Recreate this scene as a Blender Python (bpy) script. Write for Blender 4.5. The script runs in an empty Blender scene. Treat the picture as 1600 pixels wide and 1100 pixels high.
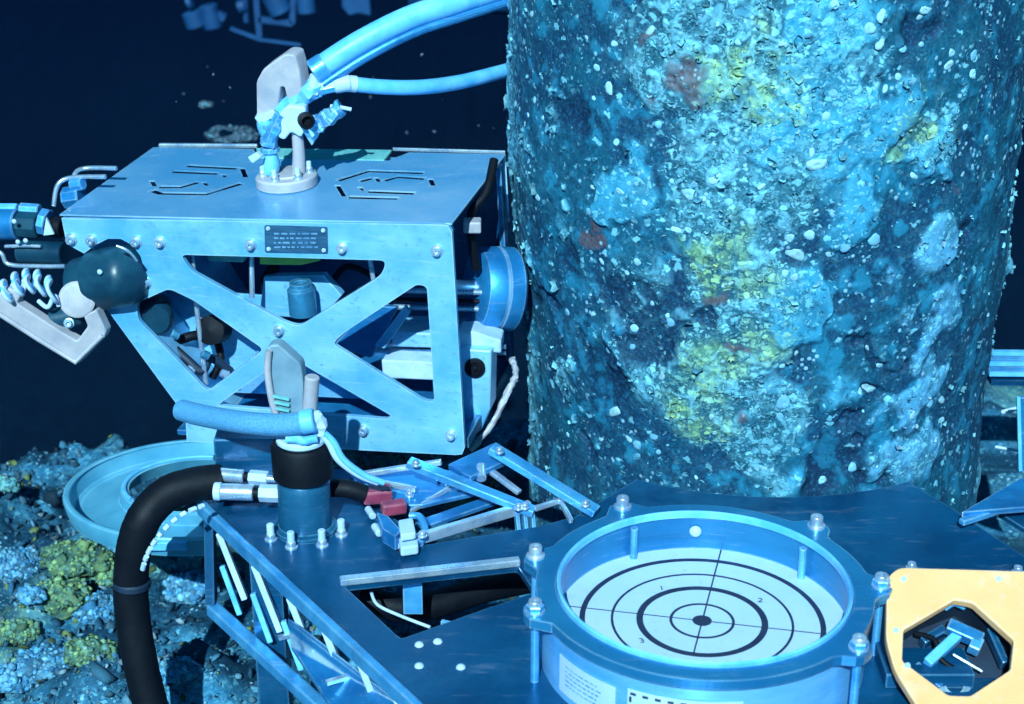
import bpy, bmesh, math, random
import numpy as np
from mathutils import Vector, Matrix, Euler
from mathutils.geometry import tessellate_polygon

R = math.radians
random.seed(7)
rng = np.random.default_rng(11)
scene = bpy.context.scene
COL = scene.collection

# ------------------------------------------------------------------ camera
FPX = 2800.0                      # focal length in pixels of the 1600 px wide picture
PITCH = R(23.6)
CAM = Vector((0, 0, 1.39))
cd = bpy.data.cameras.new('camera')
cam = bpy.data.objects.new('camera', cd)
COL.objects.link(cam)
cd.sensor_width = 36.0
cd.lens = 36.0 * FPX / 1600.0
cd.clip_start = 0.05
cd.clip_end = 400
cam.location = CAM
cam.rotation_euler = (R(90) - PITCH, 0, 0)
cd.dof.use_dof = True
cd.dof.focus_distance = 2.85
cd.dof.aperture_fstop = 6.0
scene.camera = cam

# ------------------------------------------------------------------ sky and sun (daylight filtered blue by the sea)
SUN_ELEV, SUN_AZ = R(38), R(188)          # azimuth the light comes from, 180 = behind the camera, more = from the left
world = bpy.data.worlds.new('World')
scene.world = world
world.use_nodes = True
nt = world.node_tree
nt.nodes.clear()
sky = nt.nodes.new('ShaderNodeTexSky')
sky.sky_type = 'NISHITA'
sky.sun_disc = False
sky.sun_elevation = SUN_ELEV
sky.sun_rotation = SUN_AZ
tint = nt.nodes.new('ShaderNodeMix')
tint.data_type = 'RGBA'
tint.blend_type = 'MULTIPLY'
tint.inputs[0].default_value = 1.0
tint.inputs[7].default_value = (0.05, 0.74, 1.0, 1)
bg = nt.nodes.new('ShaderNodeBackground')
bg.inputs['Strength'].default_value = 0.05
wo = nt.nodes.new('ShaderNodeOutputWorld')
nt.links.new(sky.outputs[0], tint.inputs[6])
nt.links.new(tint.outputs[2], bg.inputs['Color'])
nt.links.new(bg.outputs[0], wo.inputs['Surface'])

sd = bpy.data.lights.new('sun', 'SUN')
sd.energy = 5.0
sd.angle = R(0.6)
sd.color = (0.70, 0.97, 1.0)
sun = bpy.data.objects.new('sun', sd)
COL.objects.link(sun)
sdir = Vector((math.sin(SUN_AZ) * math.cos(SUN_ELEV), math.cos(SUN_AZ) * math.cos(SUN_ELEV), math.sin(SUN_ELEV)))
sun.rotation_euler = sdir.to_track_quat('Z', 'Y').to_euler()
sun.location = sdir * 10

scene.render.engine = 'CYCLES'
scene.cycles.use_denoising = True
scene.cycles.max_bounces = 4
scene.cycles.use_adaptive_sampling = True
scene.cycles.adaptive_threshold = 0.03
scene.cycles.volume_bounces = 0
scene.view_settings.view_transform = 'Standard'
scene.view_settings.look = 'None'
scene.view_settings.exposure = 0.72
scene.view_settings.gamma = 1.0
scene.view_settings.use_curve_mapping = False

# ------------------------------------------------------------------ measuring helpers: sight line -> point on a real plane
FW = Vector((0, math.cos(PITCH), -math.sin(PITCH)))
UP = Vector((0, math.sin(PITCH), math.cos(PITCH)))
RT = Vector((1, 0, 0))

def ray(px, py):
    return FW + RT * ((px - 800) / FPX) - UP * ((py - 550) / FPX)

def PZ(px, py, z=0.0):
    d = ray(px, py)
    return CAM + d * ((z - CAM.z) / d.z)

def PY(px, py, y):
    d = ray(px, py)
    return CAM + d * ((y - CAM.y) / d.y)

def PP(px, py, p0, n):
    d = ray(px, py)
    return CAM + d * ((p0 - CAM).dot(n) / d.dot(n))

# ------------------------------------------------------------------ objects
WM = {}      # world matrix of each object by name

def wm(o):
    return WM[o.name] if o is not None else Matrix.Identity(4)

def tag(o, label=None, cat=None, group=None, kind=None):
    if label: o['label'] = label
    if cat: o['category'] = cat
    if group: o['group'] = group
    if kind: o['kind'] = kind
    return o

def thing(name, loc, label, cat, group=None, rot=None):
    o = bpy.data.objects.new(name, None)
    o.empty_display_size = 0.05
    COL.objects.link(o)
    o.location = loc
    if rot: o.rotation_euler = rot
    WM[o.name] = Matrix.LocRotScale(Vector(loc), Euler(rot) if rot else None, None)
    return tag(o, label, cat, group)

def setpar(o, parent):
    if parent is not None:
        o.parent = parent

def mkobj(name, me, parent, mat=None, W=None):
    o = bpy.data.objects.new(name, me)
    COL.objects.link(o)
    setpar(o, parent)
    if mat is not None and len(me.materials) == 0:
        me.materials.append(mat)
    if W is not None:
        o.matrix_basis = wm(parent).inverted() @ W
        WM[o.name] = W.copy()
    else:
        WM[o.name] = wm(parent).copy()
    return o

def frame(p, axis, up=None):
    """matrix with z along axis at p"""
    z = Vector(axis).normalized()
    u = Vector(up) if up is not None else (Vector((0, 0, 1)) if abs(z.z) < 0.9 else Vector((1, 0, 0)))
    x = u.cross(z).normalized()
    y = z.cross(x)
    m = Matrix((x, y, z)).transposed().to_4x4()
    m.translation = Vector(p)
    return m

def crom(pts, n=8):
    pts = [Vector(p) for p in pts]
    out = []
    for i in range(len(pts) - 1):
        p0 = pts[max(i - 1, 0)]; p1 = pts[i]; p2 = pts[i + 1]; p3 = pts[min(i + 2, len(pts) - 1)]
        for k in range(n):
            t = k / n
            out.append(0.5 * ((2 * p1) + (p2 - p0) * t + (2 * p0 - 5 * p1 + 4 * p2 - p3) * t * t + (3 * p1 - p0 - 3 * p2 + p3) * t ** 3))
    out.append(pts[-1])
    return out

class MB:
    def __init__(s):
        s.v = []; s.f = []
    def add(s, vs, fs):
        b = len(s.v)
        s.v += [Vector(v) for v in vs]
        s.f += [[b + i for i in f] for f in fs]
        return s
    def box(s, c, size, M=None):
        """axis-aligned box of the frame M (or world)"""
        x, y, z = size[0] / 2, size[1] / 2, size[2] / 2
        c = Vector(c)
        vs = [c + Vector((a * x, b * y, d * z)) for d in (-1, 1) for b in (-1, 1) for a in (-1, 1)]
        if M is not None: vs = [M @ v for v in vs]
        return s.add(vs, [(0, 2, 3, 1), (4, 5, 7, 6), (0, 1, 5, 4), (2, 6, 7, 3), (0, 4, 6, 2), (1, 3, 7, 5)])
    def bar(s, p0, p1, w, h, up=(0, 0, 1)):
        p0 = Vector(p0); p1 = Vector(p1)
        M = frame(p0, p1 - p0, up)
        return s.box((0, 0, (p1 - p0).length / 2), (w, h, (p1 - p0).length), M)
    def lathe(s, prof, M=None, seg=24, a0=0.0, a1=2 * math.pi, cap=True):
        """profile [(r, z)], turned about z of M"""
        M = M or Matrix.Identity(4)
        full = abs(a1 - a0 - 2 * math.pi) < 1e-6
        n = seg if full else seg + 1
        vs = []; fs = []
        for r, z in prof:
            for i in range(n):
                a = a0 + (a1 - a0) * i / seg
                vs.append(M @ Vector((r * math.cos(a), r * math.sin(a), z)))
        for j in range(len(prof) - 1):
            for i in range(seg):
                k = (i + 1) % n
                fs.append((j * n + i, j * n + k, (j + 1) * n + k, (j + 1) * n + i))
        if cap:
            if prof[0][0] > 1e-6: fs.append(tuple(reversed(range(n))))
            if prof[-1][0] > 1e-6: fs.append(tuple(range((len(prof) - 1) * n, len(prof) * n)))
        return s.add(vs, fs)
    def cyl(s, p0, p1, r, r1=None, seg=20, ch=0.0):
        p0 = Vector(p0); p1 = Vector(p1); L = (p1 - p0).length
        r1 = r if r1 is None else r1
        if ch > 0:
            prof = [(r - ch, 0), (r, ch), (r1, L - ch), (r1 - ch, L)]
        else:
            prof = [(r, 0), (r1, L)]
        return s.lathe(prof, frame(p0, p1 - p0), seg)
    def tube(s, pts, r, seg=12, n=8, smooth=True, wob=0.0):
        P = crom(pts, n) if smooth else [Vector(p) for p in pts]
        rad = r if callable(r) else (lambda t: r)
        t0 = (P[1] - P[0]).normalized()
        nrm = t0.orthogonal().normalized()
        vs = []; fs = []
        for i, p in enumerate(P):
            t = (P[min(i + 1, len(P) - 1)] - P[max(i - 1, 0)]).normalized()
            nrm = (nrm - t * nrm.dot(t)).normalized()
            b = t.cross(nrm)
            rr = rad(i / (len(P) - 1))
            for k in range(seg):
                a = 2 * math.pi * k / seg
                vs.append(p + (nrm * math.cos(a) + b * math.sin(a)) * rr * (1 + wob * random.uniform(-1, 1)))
        for i in range(len(P) - 1):
            for k in range(seg):
                q = (k + 1) % seg
                fs.append((i * seg + k, i * seg + q, (i + 1) * seg + q, (i + 1) * seg + k))
        fs.append(tuple(reversed(range(seg))))
        fs.append(tuple(range((len(P) - 1) * seg, len(P) * seg)))
        return s.add(vs, fs)
    def plate(s, loops, thick):
        """loops[0] outline, the rest holes; world points in one plane; thick = vector"""
        loops = [[Vector(p) for p in l] for l in loops]
        flat = [p for l in loops for p in l]
        tris = tessellate_polygon(loops)
        n = len(flat); t = Vector(thick)
        nrm = Vector((0, 0, 0))
        for a, b, c in tris:
            nn = (flat[b] - flat[a]).cross(flat[c] - flat[a])
            if nrm.dot(nn) < 0: nn = -nn
            nrm += nn
        fs = []
        for a, b, c in tris:
            nn = (flat[b] - flat[a]).cross(flat[c] - flat[a])
            if nn.dot(t) > 0: a, c = c, a
            fs.append((a, b, c)); fs.append((n + c, n + b, n + a))
        base = 0
        for l in loops:
            m = len(l)
            for i in range(m):
                j = (i + 1) % m
                fs.append((base + i, base + j, n + base + j, n + base + i))
            base += m
        s.add(flat + [p + t for p in flat], fs)
        s.fix = True
        return s
    fix = False
    def build(s, name, mat, parent=None, smooth=None, bevel=0.0, label=None, dissolve=True):
        if parent is None:
            xs = [v.x for v in s.v]; ys = [v.y for v in s.v]; zs = [v.z for v in s.v]
            o0 = Vector(((min(xs) + max(xs)) / 2, (min(ys) + max(ys)) / 2, min(zs)))
            T = Matrix.Translation(-o0)
        else:
            T = wm(parent).inverted()
        me = bpy.data.meshes.new(name)
        me.from_pydata([tuple(T @ v) for v in s.v], [], s.f)
        bm = bmesh.new(); bm.from_mesh(me)
        bmesh.ops.recalc_face_normals(bm, faces=bm.faces)
        if s.fix and dissolve:
            bmesh.ops.dissolve_limit(bm, angle_limit=0.01, verts=bm.verts, edges=bm.edges)
        bm.to_mesh(me); bm.free()
        if smooth is not None:
            me.polygons.foreach_set('use_smooth', [True] * len(me.polygons))
            if smooth < 179: me.set_sharp_from_angle(angle=R(smooth))
        me.update()
        o = mkobj(name, me, parent, mat)
        if parent is None:
            o.location = o0
            WM[o.name] = Matrix.Translation(o0)
        if bevel > 0:
            b = o.modifiers.new('bevel', 'BEVEL'); b.width = bevel; b.segments = 2; b.limit_method = 'ANGLE'; b.angle_limit = R(40)
        if label: o['label'] = label
        return o

def rounded(pts, r, n=4):
    """round the corners of a flat polygon of world points"""
    out = []
    m = len(pts)
    for i in range(m):
        p = Vector(pts[i]); a = Vector(pts[i - 1]); b = Vector(pts[(i + 1) % m])
        da = (a - p); db = (b - p)
        rr = min(r, da.length * 0.45, db.length * 0.45)
        pa = p + da.normalized() * rr; pb = p + db.normalized() * rr
        for k in range(n + 1):
            t = k / n
            out.append(pa * (1 - t) ** 2 + p * 2 * t * (1 - t) + pb * t * t)
    return out

# ------------------------------------------------------------------ numpy value noise
def _hash(ix, iy, iz, seed):
    h = (ix.astype(np.int64) * 374761393 + iy.astype(np.int64) * 668265263 + iz.astype(np.int64) * 2147483647 + seed * 144665) & 0xFFFFFFFF
    h = ((h ^ (h >> 13)) * 1274126177) & 0xFFFFFFFF
    h = ((h ^ (h >> 16)) * 2246822519) & 0xFFFFFFFF
    return ((h ^ (h >> 15)) & 0xFFFFFF) / float(0xFFFFFF)

def vnoise(p, seed=0):
    i = np.floor(p); f = p - i; u = f * f * (3 - 2 * f)
    x, y, z = i[:, 0], i[:, 1], i[:, 2]
    def c(a, b, d): return _hash(x + a, y + b, z + d, seed)
    def L(a, b, t): return a + (b - a) * t
    return L(L(L(c(0, 0, 0), c(1, 0, 0), u[:, 0]), L(c(0, 1, 0), c(1, 1, 0), u[:, 0]), u[:, 1]),
             L(L(c(0, 0, 1), c(1, 0, 1), u[:, 0]), L(c(0, 1, 1), c(1, 1, 1), u[:, 0]), u[:, 1]), u[:, 2])

def fbm(p, octv=4, seed=0):
    s = np.zeros(len(p)); a = 0.5; t = 0
    for k in range(octv):
        s += a * vnoise(p * 2 ** k + 17.3 * k, seed + k); t += a; a *= 0.5
    return s / t

def npmesh(name, V, Fq, smooth=True):
    me = bpy.data.meshes.new(name)
    V = np.asarray(V, dtype=np.float32); Fq = np.asarray(Fq, dtype=np.int32)
    k = Fq.shape[1]
    me.vertices.add(len(V)); me.vertices.foreach_set('co', V.ravel())
    me.loops.add(Fq.size); me.loops.foreach_set('vertex_index', Fq.ravel())
    me.polygons.add(len(Fq)); me.polygons.foreach_set('loop_start', np.arange(0, Fq.size, k, dtype=np.int32))
    me.update(calc_edges=True)
    if smooth: me.polygons.foreach_set('use_smooth', np.ones(len(Fq), dtype=bool))
    return me

def colattr(me, cols, name='col'):
    a = me.attributes.new(name, 'FLOAT_COLOR', 'POINT')
    c = np.ones((len(cols), 4), dtype=np.float32); c[:, :3] = cols
    a.data.foreach_set('color', c.ravel())

# ------------------------------------------------------------------ materials
def newmat(name):
    m = bpy.data.materials.new(name); m.use_nodes = True
    nt = m.node_tree; b = nt.nodes['Principled BSDF']
    return m, nt, b

def nd(nt, t, **kw):
    n = nt.nodes.new(t)
    for k, v in kw.items():
        if k in n.inputs: n.inputs[k].default_value = v
        else: setattr(n, k, v)
    return n

def mixc(nt, fac, a, b):
    m = nt.nodes.new('ShaderNodeMix'); m.data_type = 'RGBA'
    for i, x in ((0, fac), (6, a), (7, b)):
        if hasattr(x, 'is_linked'): nt.links.new(x, m.inputs[i])
        else: m.inputs[i].default_value = x if i == 0 else (*x, 1)
    return m.outputs[2]

def ramp(nt, src, a, b):
    r = nt.nodes.new('ShaderNodeMapRange'); r.inputs[1].default_value = a; r.inputs[2].default_value = b
    nt.links.new(src, r.inputs[0]); return r.outputs[0]

def surf(name, col, col2=None, rough=0.45, metal=0.0, scale=14.0, bump=0.15, stretch=(1, 1, 1), spots=None, rvar=0.15, bscale=90.0, spec=0.5, dirt=None, edge=None, scr=0.0):
    """painted, bare-metal or rubber surface: two-tone mottling, uneven gloss, fine relief, optional grime specks"""
    m, nt, b = newmat(name)
    tc = nd(nt, 'ShaderNodeNewGeometry')
    mp = nd(nt, 'ShaderNodeMapping'); mp.inputs['Scale'].default_value = stretch
    nt.links.new(tc.outputs['Position'], mp.inputs[0])
    n1 = nd(nt, 'ShaderNodeTexNoise', Scale=scale, Detail=5.0, Roughness=0.6)
    nt.links.new(mp.outputs[0], n1.inputs['Vector'])
    col2 = col2 or tuple(c * 0.72 for c in col)
    c = mixc(nt, ramp(nt, n1.outputs[0], 0.35, 0.68), col2, col)
    n2 = nd(nt, 'ShaderNodeTexNoise', Scale=bscale, Detail=4.0)
    nt.links.new(mp.outputs[0], n2.inputs['Vector'])
    if spots:
        c = mixc(nt, ramp(nt, n2.outputs[0], 0.60, 0.72), c, spots)
    if dirt:
        n3 = nd(nt, 'ShaderNodeTexNoise', Scale=scale * 0.45, Detail=8.0, Roughness=0.7)
        nt.links.new(tc.outputs['Position'], n3.inputs['Vector'])
        c = mixc(nt, ramp(nt, n3.outputs[0], 0.54, 0.70), c, dirt)
    n4 = nd(nt, 'ShaderNodeTexNoise', Scale=3.2, Detail=3.0)
    nt.links.new(tc.outputs['Position'], n4.inputs['Vector'])
    if scr > 0:
        mp2 = nd(nt, 'ShaderNodeMapping'); mp2.inputs['Scale'].default_value = (9, 40, 260); mp2.inputs['Rotation'].default_value = (0.3, 0.5, 0.4)
        nt.links.new(tc.outputs['Position'], mp2.inputs[0])
        n5 = nd(nt, 'ShaderNodeTexNoise', Scale=1.0, Detail=6.0, Roughness=0.75)
        nt.links.new(mp2.outputs[0], n5.inputs['Vector'])
        mm = nd(nt, 'ShaderNodeMath', operation='MULTIPLY'); mm.inputs[1].default_value = scr
        nt.links.new(ramp(nt, n5.outputs[0], 0.57, 0.70), mm.inputs[0])
        c = mixc(nt, mm.outputs[0], c, tuple(min(1, k * 0.5 + 0.42) for k in col))
    if edge:  # paints pale highlight lines along the edges into the base colour
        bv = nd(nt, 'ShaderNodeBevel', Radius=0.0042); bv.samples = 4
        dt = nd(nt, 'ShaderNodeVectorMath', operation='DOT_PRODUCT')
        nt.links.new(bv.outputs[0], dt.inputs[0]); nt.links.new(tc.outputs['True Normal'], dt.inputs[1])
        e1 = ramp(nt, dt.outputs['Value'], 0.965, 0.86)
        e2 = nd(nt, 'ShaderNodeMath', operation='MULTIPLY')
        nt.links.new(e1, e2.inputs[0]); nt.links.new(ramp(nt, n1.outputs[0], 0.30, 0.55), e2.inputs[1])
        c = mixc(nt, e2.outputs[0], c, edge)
    nt.links.new(c, b.inputs['Base Color'])
    r = nd(nt, 'ShaderNodeMapRange'); r.inputs[3].default_value = max(0.05, rough - rvar); r.inputs[4].default_value = min(1, rough + rvar)
    nt.links.new(n1.outputs[0], r.inputs[0]); nt.links.new(r.outputs[0], b.inputs['Roughness'])
    b.inputs['Metallic'].default_value = metal
    b.inputs['Specular IOR Level'].default_value = spec
    bp = nd(nt, 'ShaderNodeBump', Strength=bump, Distance=0.002)
    nt.links.new(n2.outputs[0], bp.inputs['Height']); nt.links.new(bp.outputs[0], b.inputs['Normal'])
    return m

def growthmat(name, bump=0.5, rough=0.8):
    """colour carried by the organism itself (attribute col), broken up by fine noise"""
    m, nt, b = newmat(name)
    at = nd(nt, 'ShaderNodeAttribute', attribute_name='col')
    g = nd(nt, 'ShaderNodeNewGeometry')
    n1 = nd(nt, 'ShaderNodeTexNoise', Scale=120.0, Detail=5.0, Roughness=0.65)
    n2 = nd(nt, 'ShaderNodeTexNoise', Scale=38.0, Detail=6.0, Roughness=0.7)
    nt.links.new(g.outputs['Position'], n1.inputs['Vector']); nt.links.new(g.outputs['Position'], n2.inputs['Vector'])
    mu = nt.nodes.new('ShaderNodeMix'); mu.data_type = 'RGBA'; mu.blend_type = 'MULTIPLY'; mu.inputs[0].default_value = 1
    r = nd(nt, 'ShaderNodeMapRange'); r.inputs[1].default_value = 0.3; r.inputs[2].default_value = 0.72; r.inputs[3].default_value = 0.55; r.inputs[4].default_value = 1.35
    nt.links.new(n2.outputs[0], r.inputs[0])
    nt.links.new(at.outputs['Color'], mu.inputs[6]); nt.links.new(r.outputs[0], mu.inputs[7])
    nt.links.new(mu.outputs[2], b.inputs['Base Color'])
    b.inputs['Roughness'].default_value = rough
    b.inputs['Specular IOR Level'].default_value = 0.25
    bp = nd(nt, 'ShaderNodeBump', Strength=bump, Distance=0.004)
    nt.links.new(n1.outputs[0], bp.inputs['Height']); nt.links.new(bp.outputs[0], b.inputs['Normal'])
    return m

EDGE_GLINT = (0.62, 0.86, 0.98)
M = dict(
    alu=surf('pale_blue_aluminium', (0.32, 0.68, 0.93), (0.11, 0.46, 0.82), rough=0.34, metal=0.3, scale=7, bump=0.22, rvar=.2, stretch=(1, 1, 1.6), dirt=(0.08, 0.34, 0.64), spots=(0.16, 0.42, 0.62), edge=EDGE_GLINT, scr=.5),
    top=surf('blue_grey_top_plate', (0.26, 0.52, 0.76), (0.10, 0.38, 0.68), rough=0.30, metal=0.35, scale=4, bump=0.15, rvar=.2, dirt=(0.44, 0.60, 0.80), edge=EDGE_GLINT, scr=.5),
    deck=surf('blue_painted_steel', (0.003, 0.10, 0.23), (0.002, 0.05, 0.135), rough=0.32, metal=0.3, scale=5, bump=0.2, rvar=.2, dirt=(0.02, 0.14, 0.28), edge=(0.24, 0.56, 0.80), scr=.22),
    rail=surf('pale_blue_rail', (0.13, 0.56, 0.96), (0.04, 0.33, 0.74), rough=0.36, metal=0.5, scale=18, bump=0.3, dirt=(0.07, 0.28, 0.52), edge=EDGE_GLINT, scr=.5),
    steel=surf('bright_steel', (0.80, 0.88, 0.95), (0.42, 0.60, 0.80), rough=0.28, metal=0.7, scale=30, bump=0.15),
    white=surf('white_paint', (0.56, 0.70, 0.86), (0.38, 0.56, 0.76), rough=0.5, scale=22, bump=0.2, dirt=(0.30, 0.44, 0.60)),
    bone=surf('grey_pink_plastic', (0.50, 0.45, 0.47), (0.34, 0.33, 0.38), rough=0.55, scale=22, bump=0.25, dirt=(0.24, 0.30, 0.38), edge=(0.66, 0.64, 0.68)),
    black=surf('black_rubber', (0.004, 0.006, 0.011), (0.002, 0.003, 0.006), rough=0.6, scale=20, bump=0.3, spec=0.2),
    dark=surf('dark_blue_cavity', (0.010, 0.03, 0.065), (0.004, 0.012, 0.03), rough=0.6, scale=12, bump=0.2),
    teal=surf('dark_teal_housing', (0.008, 0.06, 0.10), (0.004, 0.03, 0.06), rough=0.36, scale=12, bump=0.15, rvar=.2, dirt=(0.014, 0.09, 0.13), spec=.35),
    post=surf('teal_post_metal', (0.05, 0.30, 0.48), (0.03, 0.18, 0.34), rough=0.35, metal=0.4, scale=16, bump=0.2, edge=(0.30, 0.62, 0.80), scr=.3),
    blue=surf('mid_blue_metal', (0.025, 0.29, 0.62), (0.01, 0.16, 0.42), rough=0.36, metal=0.4, scale=14, bump=0.25, rvar=.2, edge=EDGE_GLINT, scr=.4, dirt=(0.02, 0.14, 0.34)),
    hose=surf('pale_blue_hose', (0.20, 0.60, 0.96), (0.08, 0.42, 0.84), rough=0.45, scale=20, bump=0.3, dirt=(0.14, 0.42, 0.70)),
    braid=surf('braided_blue_hose', (0.14, 0.44, 0.72), (0.05, 0.24, 0.50), rough=0.55, scale=380, bump=0.9, bscale=700),
    grip=surf('grey_green_plastic', (0.20, 0.32, 0.40), (0.12, 0.22, 0.30), rough=0.5, scale=20, bump=.2, edge=(.45, .6, .68)),
    horn=surf('pale_teal_sheet', (0.14, 0.46, 0.62), (0.07, 0.32, 0.48), rough=0.4, metal=.2, scale=9, bump=.15, dirt=(0.04, 0.20, 0.32), edge=(.4, .75, .88)),
    green=surf('yellow_green_part', (0.50, 0.72, 0.12), (0.32, 0.58, 0.14), rough=0.5, scale=25),
    strip=surf('sea_green_strip', (0.20, 0.56, 0.50), (0.12, 0.42, 0.44), rough=0.5, scale=60, stretch=(1, 0.3, 1)),
    red=surf('red_plastic', (0.38, 0.05, 0.10), (0.22, 0.03, 0.07), rough=0.45, scale=40, edge=(.7, .3, .34), dirt=(.2, .05, .09)),
    cream=surf('cream_painted_plate', (0.97, 0.52, 0.23), (0.95, 0.46, 0.19), rough=0.5, scale=10, bump=0.2, dirt=(0.86, 0.62, 0.46), rvar=0.1, edge=(0.95, 0.80, 0.66), spots=(0.80, 0.50, 0.34)),
    disc=surf('white_target_disc', (0.52, 0.68, 0.88), (0.46, 0.63, 0.84), rough=0.45, scale=9, bump=0.08, dirt=(0.40, 0.57, 0.76), spots=(0.42, 0.58, 0.76)),
    ink=surf('dark_print', (0.010, 0.018, 0.05), (0.02, 0.03, 0.07), rough=0.6, scale=30),
    body=surf('pale_gauge_body', (0.28, 0.64, 0.95), (0.10, 0.44, 0.86), rough=0.28, metal=.3, scale=5, bump=0.1, stretch=(1, 1, 3), dirt=(0.16, 0.42, 0.72), scr=.4),
    postbase=surf('dark_teal_post', (0.012, 0.13, 0.25), (0.006, 0.08, 0.17), rough=0.34, metal=.3, scale=10, bump=.2, edge=(.2, .5, .68), scr=.3),
    flange=surf('blue_gauge_flange', (0.03, 0.27, 0.50), (0.015, 0.18, 0.40), rough=0.30, metal=0.4, scale=4, bump=0.1, rvar=.2, edge=EDGE_GLINT, scr=.3),
    name=surf('engraved_dark_nameplate', (0.03, 0.12, 0.22), (0.015, 0.06, 0.13), rough=0.4, scale=60, stretch=(0.4, 1, 4), bump=0.3),
    far=surf('far_blue_steel', (0.015, 0.12, 0.28), (0.005, 0.05, 0.15), rough=0.6, scale=3),
    pile=None, bed=None,
    growth=growthmat('marine_growth'),
)

def crustmat(name, gain=1.0, sc=1.0):
    """encrusted surface: curly pale lines and dots of the organisms, dark pits between; masks come with the mesh"""
    m, nt, b = newmat(name)
    at = nd(nt, 'ShaderNodeAttribute', attribute_name='col')
    mk = nd(nt, 'ShaderNodeAttribute', attribute_name='mask')      # r crust, g yellow, b dark
    sp = nd(nt, 'ShaderNodeSeparateColor'); nt.links.new(mk.outputs['Color'], sp.inputs[0])
    g = nd(nt, 'ShaderNodeNewGeometry')
    def noise(scale, det, dist, rough=.6):
        n = nd(nt, 'ShaderNodeTexNoise', Scale=scale * sc, Detail=det, Roughness=rough, Distortion=dist)
        nt.links.new(g.outputs['Position'], n.inputs['Vector']); return n.outputs[0]
    def mth(op, a, b2=None):
        n = nd(nt, 'ShaderNodeMath', operation=op)
        for i, x in enumerate((a, b2)):
            if x is None: continue
            if hasattr(x, 'is_linked'): nt.links.new(x, n.inputs[i])
            else: n.inputs[i].default_value = x
        return n.outputs[0]
    curl = ramp(nt, mth('ABSOLUTE', mth('SUBTRACT', noise(38, 4, 2.4), .5)), .085, .02)
    curl2 = ramp(nt, mth('ABSOLUTE', mth('SUBTRACT', noise(105, 2, 1.6), .5)), .07, .01)
    blot = ramp(nt, noise(24, 5, 1.0, .65), .50, .62)
    pits = ramp(nt, noise(70, 5, .8, .65), .56, .66)
    fine = noise(170, 3, 0, .7)
    vo = nd(nt, 'ShaderNodeTexVoronoi', Scale=75.0 * sc); nt.links.new(g.outputs['Position'], vo.inputs['Vector'])
    dots = mth('MULTIPLY', ramp(nt, vo.outputs['Distance'], .0040 * 75, .0028 * 75), ramp(nt, noise(17, 2, 0), .55, .62))
    lines = mth('MAXIMUM', mth('MULTIPLY', curl, blot), mth('MULTIPLY', curl2, mth('MAXIMUM', blot, .25)))
    patchy = ramp(nt, noise(13, 4, 1.4, .7), .50, .60)
    body = mth('MULTIPLY', mth('MULTIPLY', patchy, .62), ramp(nt, noise(60, 5, 1.2, .7), .40, .56))
    mpz = nd(nt, 'ShaderNodeMapping'); mpz.inputs['Scale'].default_value = (1, 1, 1.5)
    wn = nd(nt, 'ShaderNodeTexNoise', Scale=90.0 * sc, Detail=3.0); nt.links.new(g.outputs['Position'], wn.inputs['Vector'])
    va = nd(nt, 'ShaderNodeVectorMath', operation='MULTIPLY_ADD'); va.inputs[1].default_value = (.022, .022, .022)
    nt.links.new(wn.outputs['Color'], va.inputs[0]); nt.links.new(g.outputs['Position'], va.inputs[2])
    nt.links.new(va.outputs[0], mpz.inputs[0])
    def flakes(scale, lo, hi):
        f1 = nd(nt, 'ShaderNodeTexVoronoi', Scale=scale * sc); nt.links.new(mpz.outputs[0], f1.inputs['Vector'])
        sr = nd(nt, 'ShaderNodeSeparateColor'); nt.links.new(f1.outputs['Color'], sr.inputs[0])
        thr = mth('SUBTRACT', sr.outputs[0], mth('SUBTRACT', 1.0, mth('MULTIPLY', sp.outputs[0], .58)))
        return mth('MULTIPLY', mth('MULTIPLY', ramp(nt, thr, 0.0, .06), ramp(nt, f1.outputs['Distance'], hi, lo)), mth('ADD', .45, mth('MULTIPLY', sr.outputs[1], .55)))
    fl = mth('MAXIMUM', flakes(62, .34, .52), mth('MULTIPLY', flakes(135, .34, .55), .8))
    w = mth('MAXIMUM', mth('MULTIPLY', mth('MAXIMUM', lines, body), mth('MULTIPLY', sp.outputs[0], .6)), fl)
    c = mixc(nt, mth('MULTIPLY', pits, .75), at.outputs['Color'], (0.001, 0.016, 0.045))
    c = mixc(nt, mth('MULTIPLY', ramp(nt, fine, .5, .68), .35), c, (0.02, 0.26, 0.46))
    tone = mixc(nt, sp.outputs[1], (0.23, 0.64, 0.78), (0.36, 0.62, 0.30))
    c = mixc(nt, mth('MULTIPLY', w, .95 * gain), c, tone)
    c = mixc(nt, mth('MULTIPLY', dots, mth('SUBTRACT', .8, mth('MULTIPLY', sp.outputs[2], .6))), c, (0.30, 0.58, 0.76))
    nt.links.new(c, b.inputs['Base Color'])
    b.inputs['Roughness'].default_value = .75; b.inputs['Specular IOR Level'].default_value = .25
    hgt = mth('ADD', mth('ADD', mth('MULTIPLY', w, 1.0), mth('MULTIPLY', pits, -.7)), mth('ADD', mth('MULTIPLY', fine, .5), mth('MULTIPLY', dots, .6)))
    bp = nd(nt, 'ShaderNodeBump', Strength=0.30, Distance=0.005)
    nt.links.new(hgt, bp.inputs['Height']); nt.links.new(bp.outputs[0], b.inputs['Normal'])
    return m
M['pile'] = crustmat('pile_crust')
M['bed'] = crustmat('seabed_crust', .55)

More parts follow.
